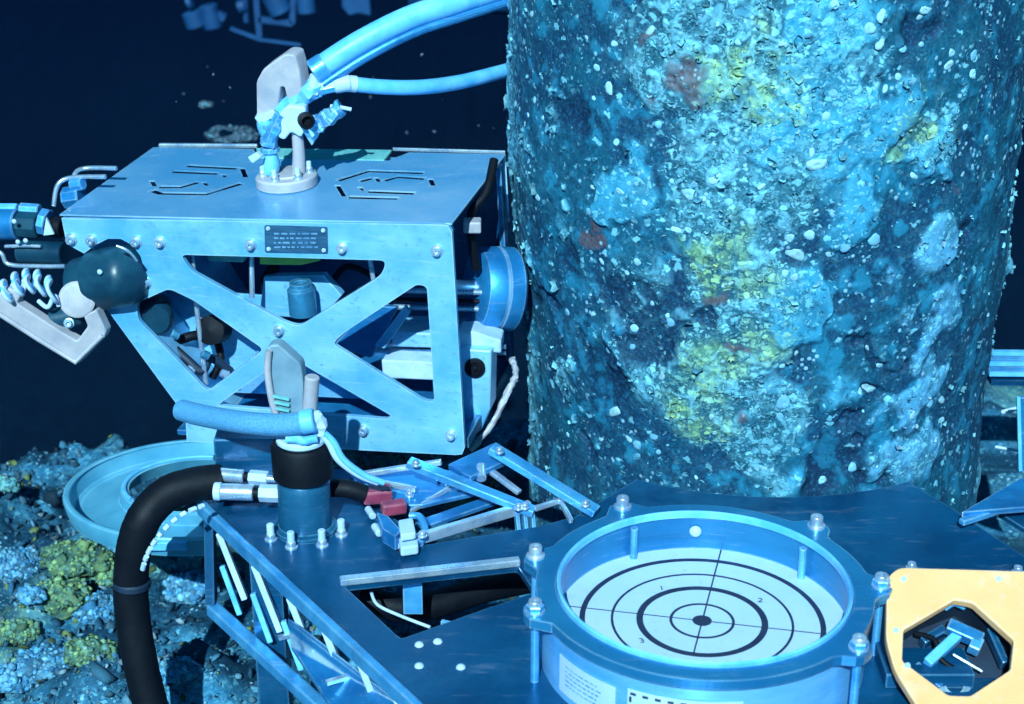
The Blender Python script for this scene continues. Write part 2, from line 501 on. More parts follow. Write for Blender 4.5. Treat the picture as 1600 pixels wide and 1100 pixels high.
# ------------------------------------------------------------------ shared small parts
def bolt_mesh(name, r, h, hexhole=True):
    bm = MB().lathe([(r * 1.35, 0), (r * 1.35, h * 0.22), (r, h * 0.25), (r, h * 0.9), (r * 0.9, h), (r * 0.5, h), (r * 0.42, h * 0.45), (0.0001, h * 0.4)], None, 12, cap=False)
    me = bpy.data.meshes.new(name)
    me.from_pydata([tuple(v) for v in bm.v], [], bm.f)
    me.polygons.foreach_set('use_smooth', [True] * len(me.polygons)); me.set_sharp_from_angle(angle=R(35)); me.update()
    return me
BOLT = bolt_mesh('bolt', 0.0075, 0.011); BOLT.materials.append(M['steel'])
SCREW = bolt_mesh('screw', 0.0038, 0.005); SCREW.materials.append(M['white'])
def dome_mesh(name, r, h):
    prof = [(r, 0)] + [(r * math.cos(a), h * math.sin(a)) for a in (R(20), R(45), R(70))] + [(0.0001, h)]
    bm = MB().lathe(prof, None, 14, cap=False)
    me = bpy.data.meshes.new(name); me.from_pydata([tuple(v) for v in bm.v], [], bm.f)
    me.polygons.foreach_set('use_smooth', [True] * len(me.polygons)); me.update()
    return me
DOME = dome_mesh('dome_bolt', 0.008, 0.006); DOME.materials.append(M['white'])

def put(mesh, p, axis, parent, name, scale=1.0, twist=0.0):
    W = frame(p, axis) @ Matrix.Rotation(twist, 4, 'Z') @ Matrix.Scale(scale, 4)
    return mkobj(name, mesh, parent, None, W)

# ================================================================== the setting: seabed
def axis(segs):
    out = []
    for a, b, n in segs: out += list(np.linspace(a, b, n, endpoint=False))
    out.append(segs[-1][1])
    return np.array(out)

def bed_height(x, y):
    p = np.stack([x, y, np.zeros_like(x)], 1)
    near = -0.50 + 0.10 * (fbm(p * 1.6, 3, 5) - 0.5) + 0.10 * np.clip(-(x + 0.7), 0, 1.0)
    lumps = 0.13 * np.clip(fbm(p * 5.5, 3, 21) - 0.42, 0, 1) * 2 + 0.045 * (fbm(p * 22, 3, 31) - 0.5)
    edge = 4.2 + 0.5 * (fbm(p * 1.1 + 9, 3, 3) - 0.5) + 0.25 * x
    t = np.clip((y - edge + 0.5) / 2.6, 0, 1); t = t * t * (3 - 2 * t)
    far = -4.6 + 1.3 * (fbm(p * 0.22, 4, 8) - 0.5) + 0.5 * (fbm(p * 0.9, 3, 14) - 0.5)
    return near * (1 - t) + far * t + lumps * (1 - 0.4 * t)

ax = axis([(-70, -8, 30), (-8, -2.2, 50), (-2.2, 0.6, 250), (0.6, 8, 70), (8, 70, 30)])
ay = axis([(-25, -1, 20), (-1, 1.4, 30), (1.4, 4.6, 280), (4.6, 12, 90), (12, 80, 50)])
X, Y = np.meshgrid(ax, ay)
xf, yf = X.ravel(), Y.ravel()
zf = bed_height(xf, yf)
nx, ny = len(ax), len(ay)
ii = (np.arange(ny - 1)[:, None] * nx + np.arange(nx - 1)[None, :]).ravel()
quads = np.stack([ii, ii + 1, ii + nx + 1, ii + nx], 1)
me = npmesh('seabed', np.stack([xf, yf, zf], 1), quads)
p3 = np.stack([xf, yf, zf], 1)
k1 = fbm(p3 * 4.0, 4, 41)[:, None]; k2 = fbm(p3 * 9.0, 4, 52)[:, None]; k3 = fbm(p3 * 30.0, 3, 63)[:, None]
shoal = np.clip((zf + 1.3) / 0.7, 0, 1)[:, None]            # growth on the shoal; deep bed coloured near black to look unlit
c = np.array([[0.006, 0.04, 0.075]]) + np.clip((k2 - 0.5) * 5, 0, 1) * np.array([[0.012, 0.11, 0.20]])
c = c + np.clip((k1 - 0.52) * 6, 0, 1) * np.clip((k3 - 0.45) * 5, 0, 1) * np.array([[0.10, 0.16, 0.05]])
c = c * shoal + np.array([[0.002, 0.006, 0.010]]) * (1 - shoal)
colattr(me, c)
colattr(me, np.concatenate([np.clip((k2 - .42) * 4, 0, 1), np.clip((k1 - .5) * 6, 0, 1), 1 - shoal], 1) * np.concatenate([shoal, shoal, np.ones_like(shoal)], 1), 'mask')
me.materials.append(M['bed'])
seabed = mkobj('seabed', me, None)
tag(seabed, kind='structure')

def bed_z(x, y):
    return float(bed_height(np.array([float(x)]), np.array([float(y)]))[0])

def bed_hit(px, py):
    """where a sight line first meets the seabed"""
    d = ray(px, py); t = np.arange(1.5, 8.0, 0.01)
    P = np.array(CAM)[None] + t[:, None] * np.array(d)[None]
    below = np.nonzero(P[:, 2] < bed_height(P[:, 0], P[:, 1]))[0]
    p = Vector(P[below[0]] if len(below) else P[-1])
    return p

# loose growth on the near seabed: shells, pebbles and crumbs nobody could count
def ico():
    bm = bmesh.new(); bmesh.ops.create_icosphere(bm, subdivisions=1, radius=1)
    v = np.array([x.co[:] for x in bm.verts]); f = np.array([[q.index for q in x.verts] for x in bm.faces]); bm.free()
    return v, f
IV, IF = ico()

def rand_rot(n):
    q = rng.normal(size=(n, 4)); q /= np.linalg.norm(q, axis=1)[:, None]
    w, x, y, z = q.T
    return np.stack([np.stack([1 - 2 * (y * y + z * z), 2 * (x * y - z * w), 2 * (x * z + y * w)], 1),
                     np.stack([2 * (x * y + z * w), 1 - 2 * (x * x + z * z), 2 * (y * z - x * w)], 1),
                     np.stack([2 * (x * z - y * w), 2 * (y * z + x * w), 1 - 2 * (x * x + y * y)], 1)], 1)

def blobs(centres, sizes, cols, flat=0.6):
    n = len(centres)
    S = sizes[:, None] * np.stack([rng.uniform(.7, 1.2, n), rng.uniform(.7, 1.2, n), rng.uniform(flat * .7, flat * 1.2, n)], 1)
    V = IV[None] * (1 + rng.uniform(-.42, .42, (n, len(IV), 1))) * S[:, None, :]
    V = np.einsum('nij,nkj->nki', rand_rot(n), V) + centres[:, None, :]
    F = IF[None] + (np.arange(n) * len(IV))[:, None, None]
    C = np.repeat(cols, len(IV), 0)
    return V.reshape(-1, 3), F.reshape(-1, 3), C

n = 22000
px = rng.uniform(-2.0, 0.5, n); py = rng.uniform(1.4, 4.4, n)
dens = fbm(np.stack([px, py, px * 0], 1) * 3.2, 3, 77)
keep = (dens + rng.uniform(-.12, .12, n) > 0.47)
px, py = px[keep], py[keep]
pz = bed_height(px, py)
n = len(px)
pal = np.array([[0.42, 0.62, 0.75], [0.22, 0.50, 0.68], [0.10, 0.34, 0.52], [0.05, 0.22, 0.38], [0.30, 0.40, 0.14], [0.03, 0.10, 0.16]])
ci = rng.choice(6, n, p=[.12, .2, .24, .22, .1, .12])
V, F, C = blobs(np.stack([px, py, pz + 0.004], 1), rng.gamma(1.5, 0.0030, n) + 0.0018, pal[ci] * rng.uniform(.18, .65, (n, 1)), .35)
me = npmesh('seabed_shells_and_pebbles', V, F); colattr(me, C); me.materials.append(M['growth'])
o = mkobj('seabed_shells', me, None)
tag(o, 'scattered pale shells and pebbles over the dark seabed', 'shells', kind='stuff')

# ================================================================== the encrusted pile
PCX, PCY, PR = 0.440, 3.055, 0.450

def cyl_hit(px, py):
    d = ray(px, py); ox, oy = CAM.x - PCX, CAM.y - PCY
    a = d.x * d.x + d.y * d.y; b = 2 * (ox * d.x + oy * d.y); c = ox * ox + oy * oy - PR * PR
    D = max(b * b - 4 * a * c, 0)
    t = (-b - math.sqrt(D)) / (2 * a)
    p = CAM + d * t
    return math.atan2(p.y - PCY, p.x - PCX), p.z

def patch(th, z, spots):
    w = np.zeros_like(th)
    for px, py, r, s in spots:
        t0, z0 = cyl_hit(px, py); rr = r / 930.0
        dt = (th - t0 + math.pi) % (2 * math.pi) - math.pi
        w = np.maximum(w, s * np.exp(-((dt * PR) ** 2 + (z - z0) ** 2) / (rr * rr)))
    return w

YEL = [(1090, 100, 60, 1), (1135, 60, 60, .8), (1085, 405, 45, 1), (1160, 420, 60, .6), (1120, 565, 90, .8), (1200, 530, 60, .7), (1100, 660, 70, .8), (1215, 600, 60, .5), (1405, 190, 28, 1.1), (1420, 230, 25, .9), (1210, 110, 60, .7), (1190, 20, 50, .7)]
CRU = [(1090, 100, 110, .8), (1150, 200, 100, .8), (1060, 50, 70, .8), (1160, 410, 110, .8), (1120, 560, 140, 1), (1180, 660, 140, .9), (1230, 300, 80, .7), (1200, 100, 110, .7), (1460, 240, 60, .8), (1250, 200, 80, .8), (1090, 290, 60, .5), (1200, 740, 70, .6), (830, 190, 30, .5), (875, 330, 20, .7), (850, 590, 25, .8), (880, 680, 25, .7)] + [(px_, py_, 13, 1.3) for px_, py_ in ((866, 160), (868, 200), (870, 240), (872, 290), (878, 330), (880, 375), (848, 570), (856, 610), (880, 680), (888, 725), (812, 250), (815, 420))]
PAL = [(1000, 300, 48, 1), (1300, 60, 60, .8), (1285, 160, 80, .8), (1340, 190, 80, .7), (1290, 470, 70, .9), (1350, 450, 50, .7), (1230, 490, 40, .6), (1330, 340, 70, .5), (1470, 255, 50, .9), (820, 60, 40, .3), (950, 540, 60, .4), (1330, 690, 80, .4)]
LAV = [(1455, 400, 50, .9), (1440, 545, 55, .9), (1460, 600, 55, .9), (1430, 640, 45, .9), (1480, 690, 60, .7), (1425, 720, 45, .8), (1490, 500, 60, .7)]
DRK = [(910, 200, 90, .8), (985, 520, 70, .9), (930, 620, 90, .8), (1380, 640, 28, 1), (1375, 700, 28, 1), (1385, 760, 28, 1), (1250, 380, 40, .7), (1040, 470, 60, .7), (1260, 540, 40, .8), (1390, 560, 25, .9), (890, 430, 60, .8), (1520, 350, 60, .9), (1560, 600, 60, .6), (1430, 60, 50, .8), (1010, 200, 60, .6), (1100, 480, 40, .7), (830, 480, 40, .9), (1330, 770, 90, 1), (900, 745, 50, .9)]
REDS = [(993, 62, 22, .8), (1072, 132, 34, .9), (1095, 150, 26, .8), (952, 352, 19, 1.1), (942, 392, 26, 1.1), (1100, 438, 26, .8), (1155, 545, 16, .9), (1160, 645, 16, .7), (1488, 298, 18, .7), (1030, 210, 14, .4)]

def pile_fields(th, z):
    p = np.stack([np.cos(th) * PR, np.sin(th) * PR, z], 1)
    big = fbm(p * 4.0, 4, 101); mid = fbm(p * 11.0, 4, 111); fine = fbm(p * 34.0, 4, 121)
    warp = np.stack([vnoise(p * 30, 1), vnoise(p * 30, 2), vnoise(p * 30, 3)], 1)
    rid = 1 - np.abs(2 * fbm(p * 26.0 + warp * 1.6, 3, 131) - 1) * 2.6
    front = np.clip(-np.sin(th) * 2.0, 0, 1)
    th = th + (fbm(p * 9, 4, 201) - .5) * .42 + (fbm(p * 30, 3, 203) - .5) * .12; z = z + (fbm(p * 9 + 40, 4, 202) - .5) * .18 + (fbm(p * 30 + 9, 3, 204) - .5) * .05
    cru = np.maximum(patch(th, z, CRU) * 1.0, (1 - front) * 0.5) + (big - 0.5) * 1.5
    yel = patch(th, z, YEL) + (mid - 0.55) * 1.2
    pale = patch(th, z, PAL) + (mid - 0.5) * 1.4
    lav = patch(th, z, LAV) + (mid - 0.5) * 1.2
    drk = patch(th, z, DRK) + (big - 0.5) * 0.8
    red = patch(th, z, REDS) + (fine - 0.5) * 0.9
    return p, big, mid, fine, np.clip(rid, 0, 1), cru, yel, pale, lav, drk, red

def sm(a, lo, hi):
    t = np.clip((a - lo) / (hi - lo), 0, 1); return t * t * (3 - 2 * t)

NT = 1100
zr = axis([(-4.9, -0.2, 60), (-0.2, -0.02, 30), (-0.02, 0.90, 400), (0.90, 1.6, 30)])
# finer round the side that faces the camera
tt = np.linspace(0, 1, NT, endpoint=False)
th_ax = -math.pi / 2 + 2 * math.pi * (tt - 0.5) - 0.55 * np.sin(2 * math.pi * (tt - 0.5))
TH, ZZ = np.meshgrid(th_ax, zr)
th, z = TH.ravel(), ZZ.ravel()
p, big, mid, fine, rid, cru, yel, pale, lav, drk, red = pile_fields(th, z)
wcr = sm(cru, 0.22, 0.6)
disp = 0.022 * (big - 0.5) + 0.010 * (mid - 0.5) + wcr * (0.004 + 0.0045 * rid * sm(fine, 0.35, 0.7)) + 0.005 * (fine - 0.5) + 0.008 * sm(pale, .35, .6) + 0.005 * sm(lav, .30, .75) - 0.010 * sm(drk, .4, .9)
# the pile bellies in a little towards its foot
taper = -(0.022 - 0.018 * np.cos(th)) * sm(-z, -0.45, 0.05)
rad = PR + disp + taper - 0.012
V = np.stack([PCX + rad * np.cos(th), PCY + rad * np.sin(th), z], 1)
nr = len(zr)
i0 = (np.arange(nr - 1)[:, None] * NT + np.arange(NT)[None, :]).ravel()
j0 = (np.arange(nr - 1)[:, None] * NT + ((np.arange(NT) + 1) % NT)[None, :]).ravel()
quads = np.stack([i0, j0, j0 + NT, i0 + NT], 1)
def lerp(a, b, w): return a * (1 - w[:, None]) + np.array([b]) * w[:, None]
def pile_color(big, mid, fine, rid, cru, yel, pale, lav, drk, red):
    n = len(big)
    c = np.tile(np.array([[0.001, 0.040, 0.098]]), (n, 1))
    c = lerp(c, (0.001, 0.074, 0.135), sm(mid, 0.45, 0.65))
    c = lerp(c, (0.01, 0.20, 0.34), sm(fine, 0.54, 0.70) * 0.8)
    w = sm(cru, 0.22, 0.6)
    c = lerp(c, (0.008, 0.085, 0.13), w * 0.7)
    c = lerp(c, (0.14, 0.42, 0.56), w * sm(rid, 0.45, 0.85) * sm(fine, 0.38, 0.58))
    c = lerp(c, (0.14, 0.32, 0.15), sm(yel, 0.45, 0.9) * sm(fine, 0.42, 0.62) * 0.6)
    c = lerp(c, (0.03, 0.29, 0.48), sm(pale, 0.35, 0.6) * (0.45 + 0.55 * sm(fine, .35, .6)))
    c = lerp(c, (0.08, 0.32, 0.54), sm(lav, 0.35, 0.6) * (0.4 + 0.6 * sm(fine, .35, .6)))
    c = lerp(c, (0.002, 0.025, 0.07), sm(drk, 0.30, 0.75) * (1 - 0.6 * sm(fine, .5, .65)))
    c = lerp(c, (0.13, 0.075, 0.08), sm(red, 0.30, 0.8) * 0.8)
    return c
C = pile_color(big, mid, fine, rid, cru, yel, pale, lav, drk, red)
pile = thing('encrusted_pile', (PCX, PCY, -4.9), 'thick round pile crusted all over with blue-green marine growth, barnacles and reddish patches', 'pile')
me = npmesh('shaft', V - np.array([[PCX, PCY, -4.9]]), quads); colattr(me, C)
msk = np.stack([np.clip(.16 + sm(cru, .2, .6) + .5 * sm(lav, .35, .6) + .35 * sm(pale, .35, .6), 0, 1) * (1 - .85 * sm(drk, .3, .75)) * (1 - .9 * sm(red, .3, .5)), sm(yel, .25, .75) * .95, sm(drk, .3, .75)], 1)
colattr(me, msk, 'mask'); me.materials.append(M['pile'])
mkobj('shaft', me, pile)

# ruffled crust standing proud of the shaft (past counting)
def surf_r(th, z):
    p, big, mid, fine, rid, cru, yel, pale, lav, drk, red = pile_fields(th, z)
    d = 0.022 * (big - 0.5) + 0.010 * (mid - 0.5) + sm(cru, .22, .6) * (0.004 + 0.0045 * rid * sm(fine, 0.35, 0.7)) + 0.005 * (fine - 0.5) + 0.008 * sm(pale, .35, .6) + 0.005 * sm(lav, .30, .75) - 0.010 * sm(drk, .4, .9)
    return PR + d - (0.022 - 0.018 * np.cos(th)) * sm(-z, -0.45, 0.05) - 0.012, (big, mid, fine, rid, cru, yel, pale, lav, drk, red)

def ruffles(th, z, r, size, cols):
    n = len(th); S = 7
    er = np.stack([np.cos(th), np.sin(th), np.zeros(n)], 1)
    et = np.stack([-np.sin(th), np.cos(th), np.zeros(n)], 1); ez = np.tile([[0, 0, 1.0]], (n, 1))
    base = np.stack([PCX + r * np.cos(th), PCY + r * np.sin(th), z], 1)
    a0 = rng.uniform(0, 6.28, n); span = rng.uniform(1.6, 4.6, n); lean = rng.uniform(0.2, 1.0, n)
    Vs = []
    for k in range(S):
        a = a0 + span * k / (S - 1)
        w = 1 + rng.uniform(-.3, .3, n)
        ring = (et * np.cos(a)[:, None] + ez * np.sin(a)[:, None])
        Vs.append(base + ring * (size * 0.62 * w)[:, None] - er * 0.003)
        Vs.append(base + ring * (size * (0.62 + 0.55 * lean) * w)[:, None] + er * (size * rng.uniform(.45, 1.0, n))[:, None])
    V = np.stack(Vs, 1)
    f = np.array([[2 * k, 2 * k + 2, 2 * k + 3, 2 * k + 1] for k in range(S - 1)])
    F = f[None] + (np.arange(n) * 2 * S)[:, None, None]
    C = np.repeat(cols, 2 * S, 0).reshape(n, 2 * S, 3)
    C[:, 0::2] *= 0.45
    return V.reshape(-1, 3), F.reshape(-1, 4), C.reshape(-1, 3)

n = 60000
th = rng.uniform(-math.pi, math.pi, n); z = rng.uniform(-0.15, 1.0, n)
r_, fl = surf_r(th, z)
big, mid, fine, rid, cru, yel, pale, lav, drk, red = fl
wt = 0.95 * sm(cru, 0.25, 0.7) + 0.35 * sm(lav, .35, .7) + 0.25 * sm(pale, .4, .8) + 0.05
wt *= 1 - 0.75 * sm(drk, .3, .8)
wt *= 1 - 0.85 * sm(red, .3, .6)
wt *= 0.30 + 0.70 * np.clip(-np.sin(th) * 3, 0, 1)
keep = rng.uniform(0, 1, n) < wt * 0.14
th, z, r_ = th[keep], z[keep], r_[keep]
fl = [a[keep] for a in fl]
n = len(th)
cols = np.array([[0.22, 0.54, 0.64]]) * rng.uniform(.45, 1.35, (n, 1))
cols = lerp(cols, (0.46, 0.62, 0.30), sm(fl[5], 0.3, 0.8) * rng.uniform(.3, 1, n))
cols = lerp(cols, (0.42, 0.60, 0.80), sm(fl[7], 0.35, 0.6) * rng.uniform(.3, 1, n))
cols = lerp(cols, (0.10, 0.30, 0.42), (rng.uniform(0, 1, n) < 0.35) * 1.0)
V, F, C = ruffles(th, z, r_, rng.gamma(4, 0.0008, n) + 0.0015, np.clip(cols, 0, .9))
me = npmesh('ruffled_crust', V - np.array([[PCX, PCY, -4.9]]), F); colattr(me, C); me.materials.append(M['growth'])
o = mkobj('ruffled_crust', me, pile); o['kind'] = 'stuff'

# single barnacles, each its own piece
def barnacle_mesh(k):
    prof = [(1.0, -0.1), (0.93, 0.06), (0.66, 0.19), (0.42, 0.24), (0.24, 0.18 if k % 2 else 0.26), (0.0001, 0.14 if k % 2 else 0.27)]
    b = MB().lathe(prof, None, 9, cap=False)
    rr = random.Random(k)
    f = [rr.uniform(.75, 1.2) for _ in range(9)]
    vs = [(v.x * f[i % 9] * (1 + .25 * (k % 3)), v.y * f[i % 9], v.z) for i, v in enumerate(b.v)]
    me = bpy.data.meshes.new('barnacle'); me.from_pydata(vs, [], b.f)
    me.polygons.foreach_set('use_smooth', [True] * len(me.polygons)); me.update()
    tone = [(0.30, 0.60, 0.76), (0.18, 0.46, 0.66), (0.34, 0.60, 0.70)][k % 3]
    colattr(me, np.tile([tone], (len(vs), 1))); me.materials.append(M['growth'])
    return me
BARN = [barnacle_mesh(k) for k in range(6)]
spots = [(1358, 42, 13), (1379, 25, 8), (1376, 68, 8), (1415, 78, 8), (1446, 72, 6), (1302, 4, 9), (1453, 18, 8), (1495, 85, 9), (1490, 105, 8), (1530, 88, 10), (1528, 118, 11), (1408, 122, 8), (1428, 128, 7), (1387, 140, 6), (1290, 182, 9), (1302, 145, 9), (1275, 256, 12), (1268, 238, 6), (1308, 220, 6), (1245, 255, 5), (1235, 375, 10), (1268, 372, 11), (1322, 390, 11), (1300, 401, 8), (1370, 378, 13), (1247, 403, 14), (1228, 430, 8), (1242, 434, 8), (1467, 352, 6), (1517, 200, 8), (1552, 218, 7), (943, 139, 9), (919, 155, 6), (959, 163, 5), (953, 70, 8), (924, 108, 8), (914, 333, 7), (1075, 305, 14), (1116, 279, 9), (1097, 312, 6), (1138, 319, 8), (1054, 361, 7), (1073, 362, 8), (1012, 480, 6), (992, 412, 8), (974, 428, 6), (931, 412, 5), (979, 520, 10), (974, 550, 7), (1043, 510, 9), (1038, 498, 6), (959, 573, 5), (983, 588, 5), (1027, 594, 6), (936, 657, 11), (1003, 697, 9), (972, 711, 10), (959, 700, 6), (1012, 723, 6), (1350, 745, 10), (1298, 768, 10), (1390, 580, 9), (1373, 616, 13), (1350, 620, 7), (1228, 640, 14), (1222, 662, 7), (1250, 560, 6), (1470, 635, 10), (1490, 630, 9), (1492, 665, 8), (1535, 735, 6), (1245, 205, 6), (966, 300, 6), (1005, 318, 7)]
rb = random.Random(3)
bl = [(*cyl_hit(px, py), r * .8 / 930.0) for px, py, r in spots]
bl += [(-math.pi / 2 + rb.uniform(-1.5, 1.5), rb.uniform(-0.02, 0.9), rb.choice([3, 3, 4, 4, 5, 6]) / 930.0) for k in range(70)]
br = surf_r(np.array([b[0] for b in bl]), np.array([b[1] for b in bl]))[0]
for (th0, z0, sc), r0 in zip(bl, br):
    nrm = Vector((math.cos(th0), math.sin(th0), rb.uniform(-.2, .3)))
    put(BARN[rb.randrange(6)], (PCX + r0 * math.cos(th0), PCY + r0 * math.sin(th0), z0), nrm, pile, 'barnacle', sc, rb.uniform(0, 6))

# ================================================================== deck platform
DT = Vector((0, 0, -0.012))
deck = thing('deck_platform', PZ(900, 960, -0.46), 'blue painted steel deck platform with cut-out openings in front of the crusted pile', 'platform')
le0, le1 = PZ(318, 786), PZ(640, 1086)
ldir = (le1 - le0).normalized()
lend = le0 + ldir * 1.25
arc = []
for k in range(13):
    a = R(240) + R(58) * k / 12
    arc.append(Vector((PCX + 0.465 * math.cos(a), PCY + 0.465 * math.sin(a), 0)))
outline = [le0, PZ(350, 712), PZ(545, 735), PZ(598, 800), PZ(652, 853), PZ(842, 822), PZ(900, 806)] + arc + [PZ(1490, 795), PZ(1605, 872), PZ(1900, 1010), Vector((1.2, 1.5, 0)), Vector((lend.x, lend.y, 0))]
hole = rounded([PZ(537, 914), PZ(808, 884), PZ(836, 925), PZ(760, 950), PZ(626, 998)], 0.008, 3)
MB().plate([outline, hole], DT).build('deck_plate', M['deck'], deck, bevel=0.0015)
# bright steel bar standing in for light on the opening's rear edge, and the strip bar behind it
b0, b1 = PZ(531, 908, .006), PZ(812, 877, .006)
MB().bar(b0, b1, 0.014, 0.012).build('lit_edge_bar', M['steel'], deck, bevel=0.002)
# turned edge along the left side
nrm = Vector((-ldir.y, ldir.x, 0)); nrm = nrm if nrm.x < 0 else -nrm
MB().bar(le0 + nrm * .007 + Vector((0, 0, -.004)), lend + nrm * .007 + Vector((0, 0, -.004)), 0.014, 0.026).build('edge_rail', M['rail'], deck, bevel=0.004)
# truss below the left edge
r0, r1 = PZ(331, 950, -.17), PZ(500, 1104, -.17)
rdir = (r1 - r0).normalized()
MB().bar(r0, r0 + rdir * 1.0, 0.022, 0.022).build('lower_rail', M['rail'], deck, bevel=0.004)
MB().bar(le0 + Vector((.01, -.005, -.016)), r0 + Vector((0, 0, .01)), 0.016, 0.03).build('corner_post', M['deck'], deck, bevel=0.003)
for k in range(6):
    MB().bar(PZ(342 + 55 * k, 832 + 50 * k, -.028), PZ(383 + 55 * k, 936 + 50 * k, -.135), .014, .010, (1, 0, 0)).build('truss_bar', M['white'], deck, bevel=0.0015)
    MB().bar(PZ(347 + 48 * k, 884 + 43 * k, -.080), PZ(375 + 48 * k, 960 + 43 * k, -.160), .010, .009, (1, 0, 0)).build('truss_bar', M['hose'], deck, bevel=0.0015)
MB().bar(PZ(435, 997, -.10), PZ(488, 983, -.10), .007, .006).build('cross_pin', M['steel'], deck)
MB().bar(PZ(510, 1067, -.08), PZ(580, 1047, -.08), .008, .006).build('cross_pin', M['steel'], deck)
MB().plate([[PZ(450, 965, -.06), PZ(480, 985, -.06), PZ(640, 1110, -.06), PZ(520, 1110, -.10), PZ(455, 1010, -.10)]], (0, 0, -.006)).build('gusset', M['blue'], deck, bevel=.001)
for i, (px, py) in enumerate([(655, 1008), (684, 1003), (720, 1043), (655, 1041)]):
    put(DOME, PZ(px, py), (0, 0, 1), deck, 'rivet', 0.85)
for (px, py) in [(400, 905), (1100, 1080), (1500, 870), (700, 1080)]:
    q = PZ(px, py)
    zb = bed_z(q.x, q.y) - 0.05
    MB().bar(Vector((q.x, q.y + .12, -.013)), Vector((q.x, q.y + .12, zb)), .05, .05, (1, 0, 0)).build('support_leg', M['deck'], deck, bevel=.003)
# small bracket, tube and ragged cable end seen down in the opening
MB().box(PZ(645, 930, -.05) + Vector((0, 0, 0)), (.030, .006, .065)).build('hanging_bracket', M['rail'], deck, bevel=.001)
MB().tube([PZ(580, 925, -.04), PZ(590, 945, -.045), PZ(625, 962, -.05), PZ(672, 980, -.055)], .0026, 8).build('looped_wire', M['white'], deck, smooth=60)
MB().bar(PZ(690, 972, -.03), PZ(742, 984, -.03), .006, .006).build('short_rod', M['rail'], deck)
MB().tube([PZ(560, 935, -.1), PZ(650, 950, -.12), PZ(760, 920, -.12), PZ(860, 900, -.14)], .022, 12).build('black_underdeck_pipe', M['black'], deck, smooth=60)

# ================================================================== struts between box and pile
st = thing('strut_frame', PZ(760, 800), 'open frame of pale blue struts and brackets between the box and the pile', 'frame')
def strut(a, b, za, zb, w, h, mat='rail', name='strut'):
    return MB().bar(PZ(*a, za), PZ(*b, zb), w * .72, h * .8).build(name, M[mat], st, bevel=.002)
strut((638, 722), (835, 800), .075, .015, .030, .016, 'rail')
strut((768, 700), (932, 800), .085, .012, .034, .016, 'rail')
strut((640, 846), (828, 790), .0145, .0145, .016, .022, 'steel')
strut((655, 822), (790, 775), .004, .004, .034, .010, 'blue')
strut((560, 742), (690, 722), .03, .06, .012, .012, 'steel')
strut((600, 755), (650, 765), .03, .03, .012, .012, 'steel')
strut((640, 800), (720, 752), .012, .03, .008, .010, 'steel')
strut((735, 748), (768, 735), .045, .045, .012, .014, 'steel')
strut((768, 737), (812, 770), .05, .03, .016, .010, 'steel')
strut((835, 795), (875, 782), .020, .02, .010, .012, 'steel')
strut((875, 782), (893, 815), .02, .01, .010, .012, 'steel')
MB().plate([[PZ(545, 742, .02), PZ(640, 725, .02), PZ(755, 742, .02), PZ(740, 770, .02), PZ(660, 788, .02), PZ(600, 790, .02)]], (0, 0, -.008)).build('corner_plate', M['blue'], st, bevel=.002)
MB().plate([[PZ(700, 725, .06), PZ(775, 690, .06), PZ(800, 715, .06), PZ(735, 745, .06)]], (0, 0, -.01)).build('foot_plate', M['blue'], st, bevel=.002)
for px in (806, 818, 830):
    MB().bar(PZ(px, 792, .02), PZ(px + 4, 832, -.02), .006, .012).build('bracket_rib', M['rail'], st, bevel=.001)
MB().bar(PZ(686, 745, .03), PZ(688, 772, -.01), .006, .006).build('short_pin', M['steel'], st)
for px_, py_, z_ in ((650, 727, .082), (820, 794, .026), (780, 707, .092), (915, 790, .026), (660, 838, .026), (810, 795, .026), (570, 765, .0205), (640, 775, .0205), (700, 765, .0205)):
    put(BOLT, PZ(px_, py_, z_), (0, 0, 1), st, 'bolt', .75)
MB().cyl(PZ(752, 748, .05), PZ(752, 728, .06), .008).build('stud', M['steel'], st, smooth=40)

# ================================================================== instrument box
YAW, ROLL = R(-12.6), R(-2.9)
BW, BD, BH = 0.677, 0.394, 0.410
B0 = Vector((-0.078, 2.70, 0.020))
box = thing('instrument_box', B0, 'pale blue metal box with cross-braced open front, slotted lid and dark nameplate', 'tool box', rot=(0, ROLL, YAW))
BM = wm(box).copy()
BX, BY, BZ = [BM.to_3x3() @ Vector(v) for v in ((1, 0, 0), (0, 1, 0), (0, 0, 1))]
def L(x, y, z): return BM @ Vector((x, y, z))
def FR(px, py, d=0.0):                 # point of the front face (d metres behind it)
    return PP(px, py, B0 + BY * d, BY)
def TP(px, py, d=0.0):                 # point of the lid (d above it)
    return PP(px, py, L(0, 0, BH + d), BZ)

notch = []
for k in range(9):
    a = R(125) - R(190) * k / 8
    notch.append(FR(178 + 48 * math.cos(a), 428 - 56 * math.sin(a)))
outer = [FR(96, 341), FR(704, 353)]
outer = [FR(96, 341), FR(690, 351), FR(700, 353), FR(706, 362), FR(726, 700), FR(722, 710), FR(712, 711), FR(292, 690), FR(290, 655), FR(282, 640), FR(166, 482)] + list(reversed(notch)) + [FR(131, 396), FR(104, 381)]
cutA = rounded([FR(281, 398), FR(604, 407), FR(596, 430), FR(468, 510), FR(446, 504), FR(300, 424)], .012, 4)
cutB = rounded([FR(213, 474), FR(264, 451), FR(302, 469), FR(412, 546), FR(324, 612), FR(216, 500)], .010, 4)
cutC = rounded([FR(652, 444), FR(667, 448), FR(679, 628), FR(662, 626), FR(519, 537), FR(540, 518)], .010, 4)
cutD = rounded([FR(450, 556), FR(612, 650), FR(604, 655), FR(340, 634), FR(352, 624)], .007, 4)
MB().plate([outer, cutA, cutB, cutC, cutD], BY * 0.009).build('front_plate', M['alu'], box, bevel=.0018)
